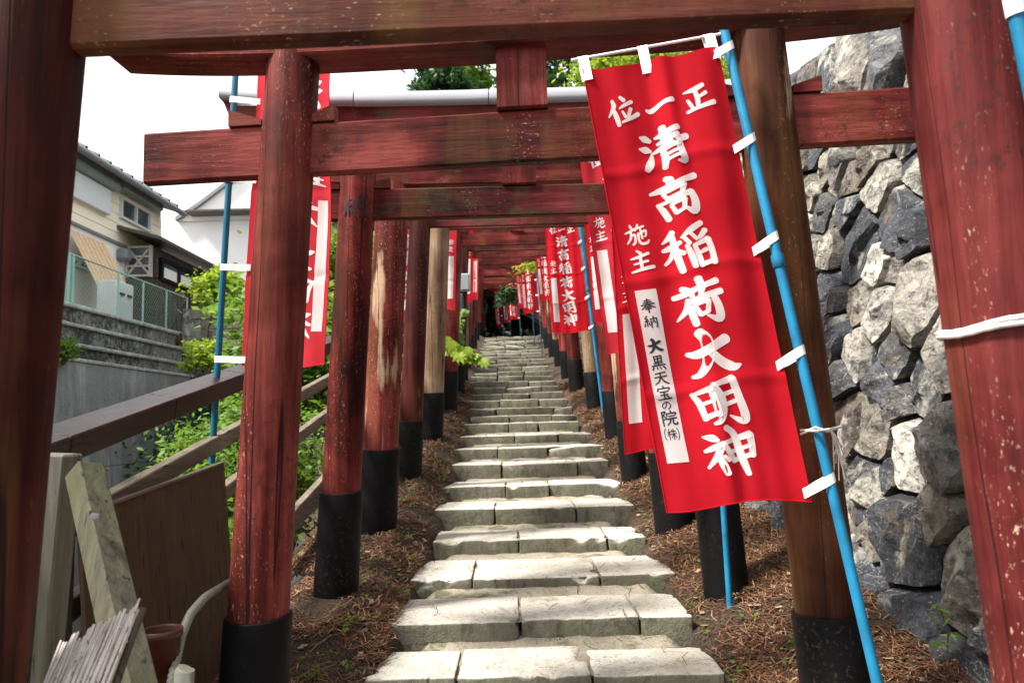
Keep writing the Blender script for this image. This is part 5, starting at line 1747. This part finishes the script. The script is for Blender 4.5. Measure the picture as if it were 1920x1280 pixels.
pts = on_bank(62000, (-1.5, 1.75), (1.9, 13), side_ok)
# a sprinkle on the treads
for _ in range(200):
    y = 2.0 + 7 * rng.random() ** 1.6
    pts.append((pcx(y) + rng.uniform(-0.7, 0.7), y))
P = np.array(pts); n = len(P)
step_arr = np.array(STEP)
Z = []
for x, y in P:
    if abs(x - pcx(y)) < 0.70:
        s_ = step_arr[step_arr <= y].max()
        Z.append(zs(s_) + 0.012)
    else: Z.append(gz(x, y) + 0.004 + 0.014 * rng.random())
Z = np.array(Z)
ang = nrng.random(n) * 2 * math.pi
L = (0.035 + 0.075 * nrng.random(n)) * (1 + 0.05 * (P[:, 1] - 2))
ondx = np.abs(P[:, 0] - np.array([pcx(q) for q in P[:, 1]]))
wd = 0.0011 + 0.0007 * nrng.random(n) + 0.00022 * P[:, 1]
tilt_ = nrng.normal(size=n) * 0.18
chip = nrng.random(n) < 0.035
L[chip] *= 0.28; wd[chip] *= 5.0
dx_, dy_ = np.cos(ang), np.sin(ang)
slope = 0.18
C = np.stack([P[:, 0], P[:, 1], Z], 1)
D = np.stack([dx_, dy_, tilt_ + slope * dy_], 1)
Nn = np.stack([-dy_, dx_, np.zeros(n)], 1)
bend = (nrng.normal(size=n) * 0.18 * L)[:, None]
a_ = C - D * L[:, None] / 2; b_ = C + Nn * bend; c_ = C + D * L[:, None] / 2
W_ = Nn * wd[:, None]
V = np.stack([a_ - W_, a_ + W_, b_ - W_, b_ + W_, c_ - W_, c_ + W_], 1).reshape(-1, 3)
i0 = np.arange(n) * 6
Q = np.stack([np.stack([i0, i0 + 1, i0 + 3, i0 + 2], 1), np.stack([i0 + 2, i0 + 3, i0 + 5, i0 + 4], 1)], 1).reshape(-1, 4)
mi = nrng.choice([0, 1, 2], size=n, p=[0.45, 0.28, 0.27]); mi[chip] = 3
lit = fast_mesh('pine_needles', V, Q, [M['needle_a'], M['needle_b'], M['needle_c'], M['chip']], mat_idx=np.repeat(mi, 2))
tag(lit, 'fallen pine needles and bark chips covering the banks', 'litter', kind='stuff')

C, S_ = [], []
for _ in range(130):
    side = -1 if rng.random() < 0.62 else 1
    y = 2.9 + 6.5 * rng.random() ** 1.6
    x = pcx(y) + side * rng.uniform(0.68, 1.02)
    for q in range(rng.randint(4, 11)):
        C.append((x + rng.gauss(0, .018), y + rng.gauss(0, .02), gz(x, y) + rng.uniform(0.008, 0.04))); S_.append(rng.uniform(0.016, 0.034))
for _ in range(90):      # moss tufts in the joints
    y = rng.choice(STEP[3:12]) - 0.01
    x = pcx(y) + rng.uniform(-.7, .7)
    for q in range(8): C.append((x + rng.gauss(0, .035), y + rng.gauss(0, .008), zs(max(s for s in STEP if s < y)) + rng.uniform(.0, .02))); S_.append(rng.uniform(0.008, 0.016))
V, Q = leaves(np.array(C), np.array(S_))
wd_ = fast_mesh('weeds', V, Q, M['leaf_mid'])
tag(wd_, 'tiny green weeds and moss tufts beside the steps', 'weeds', kind='stuff')
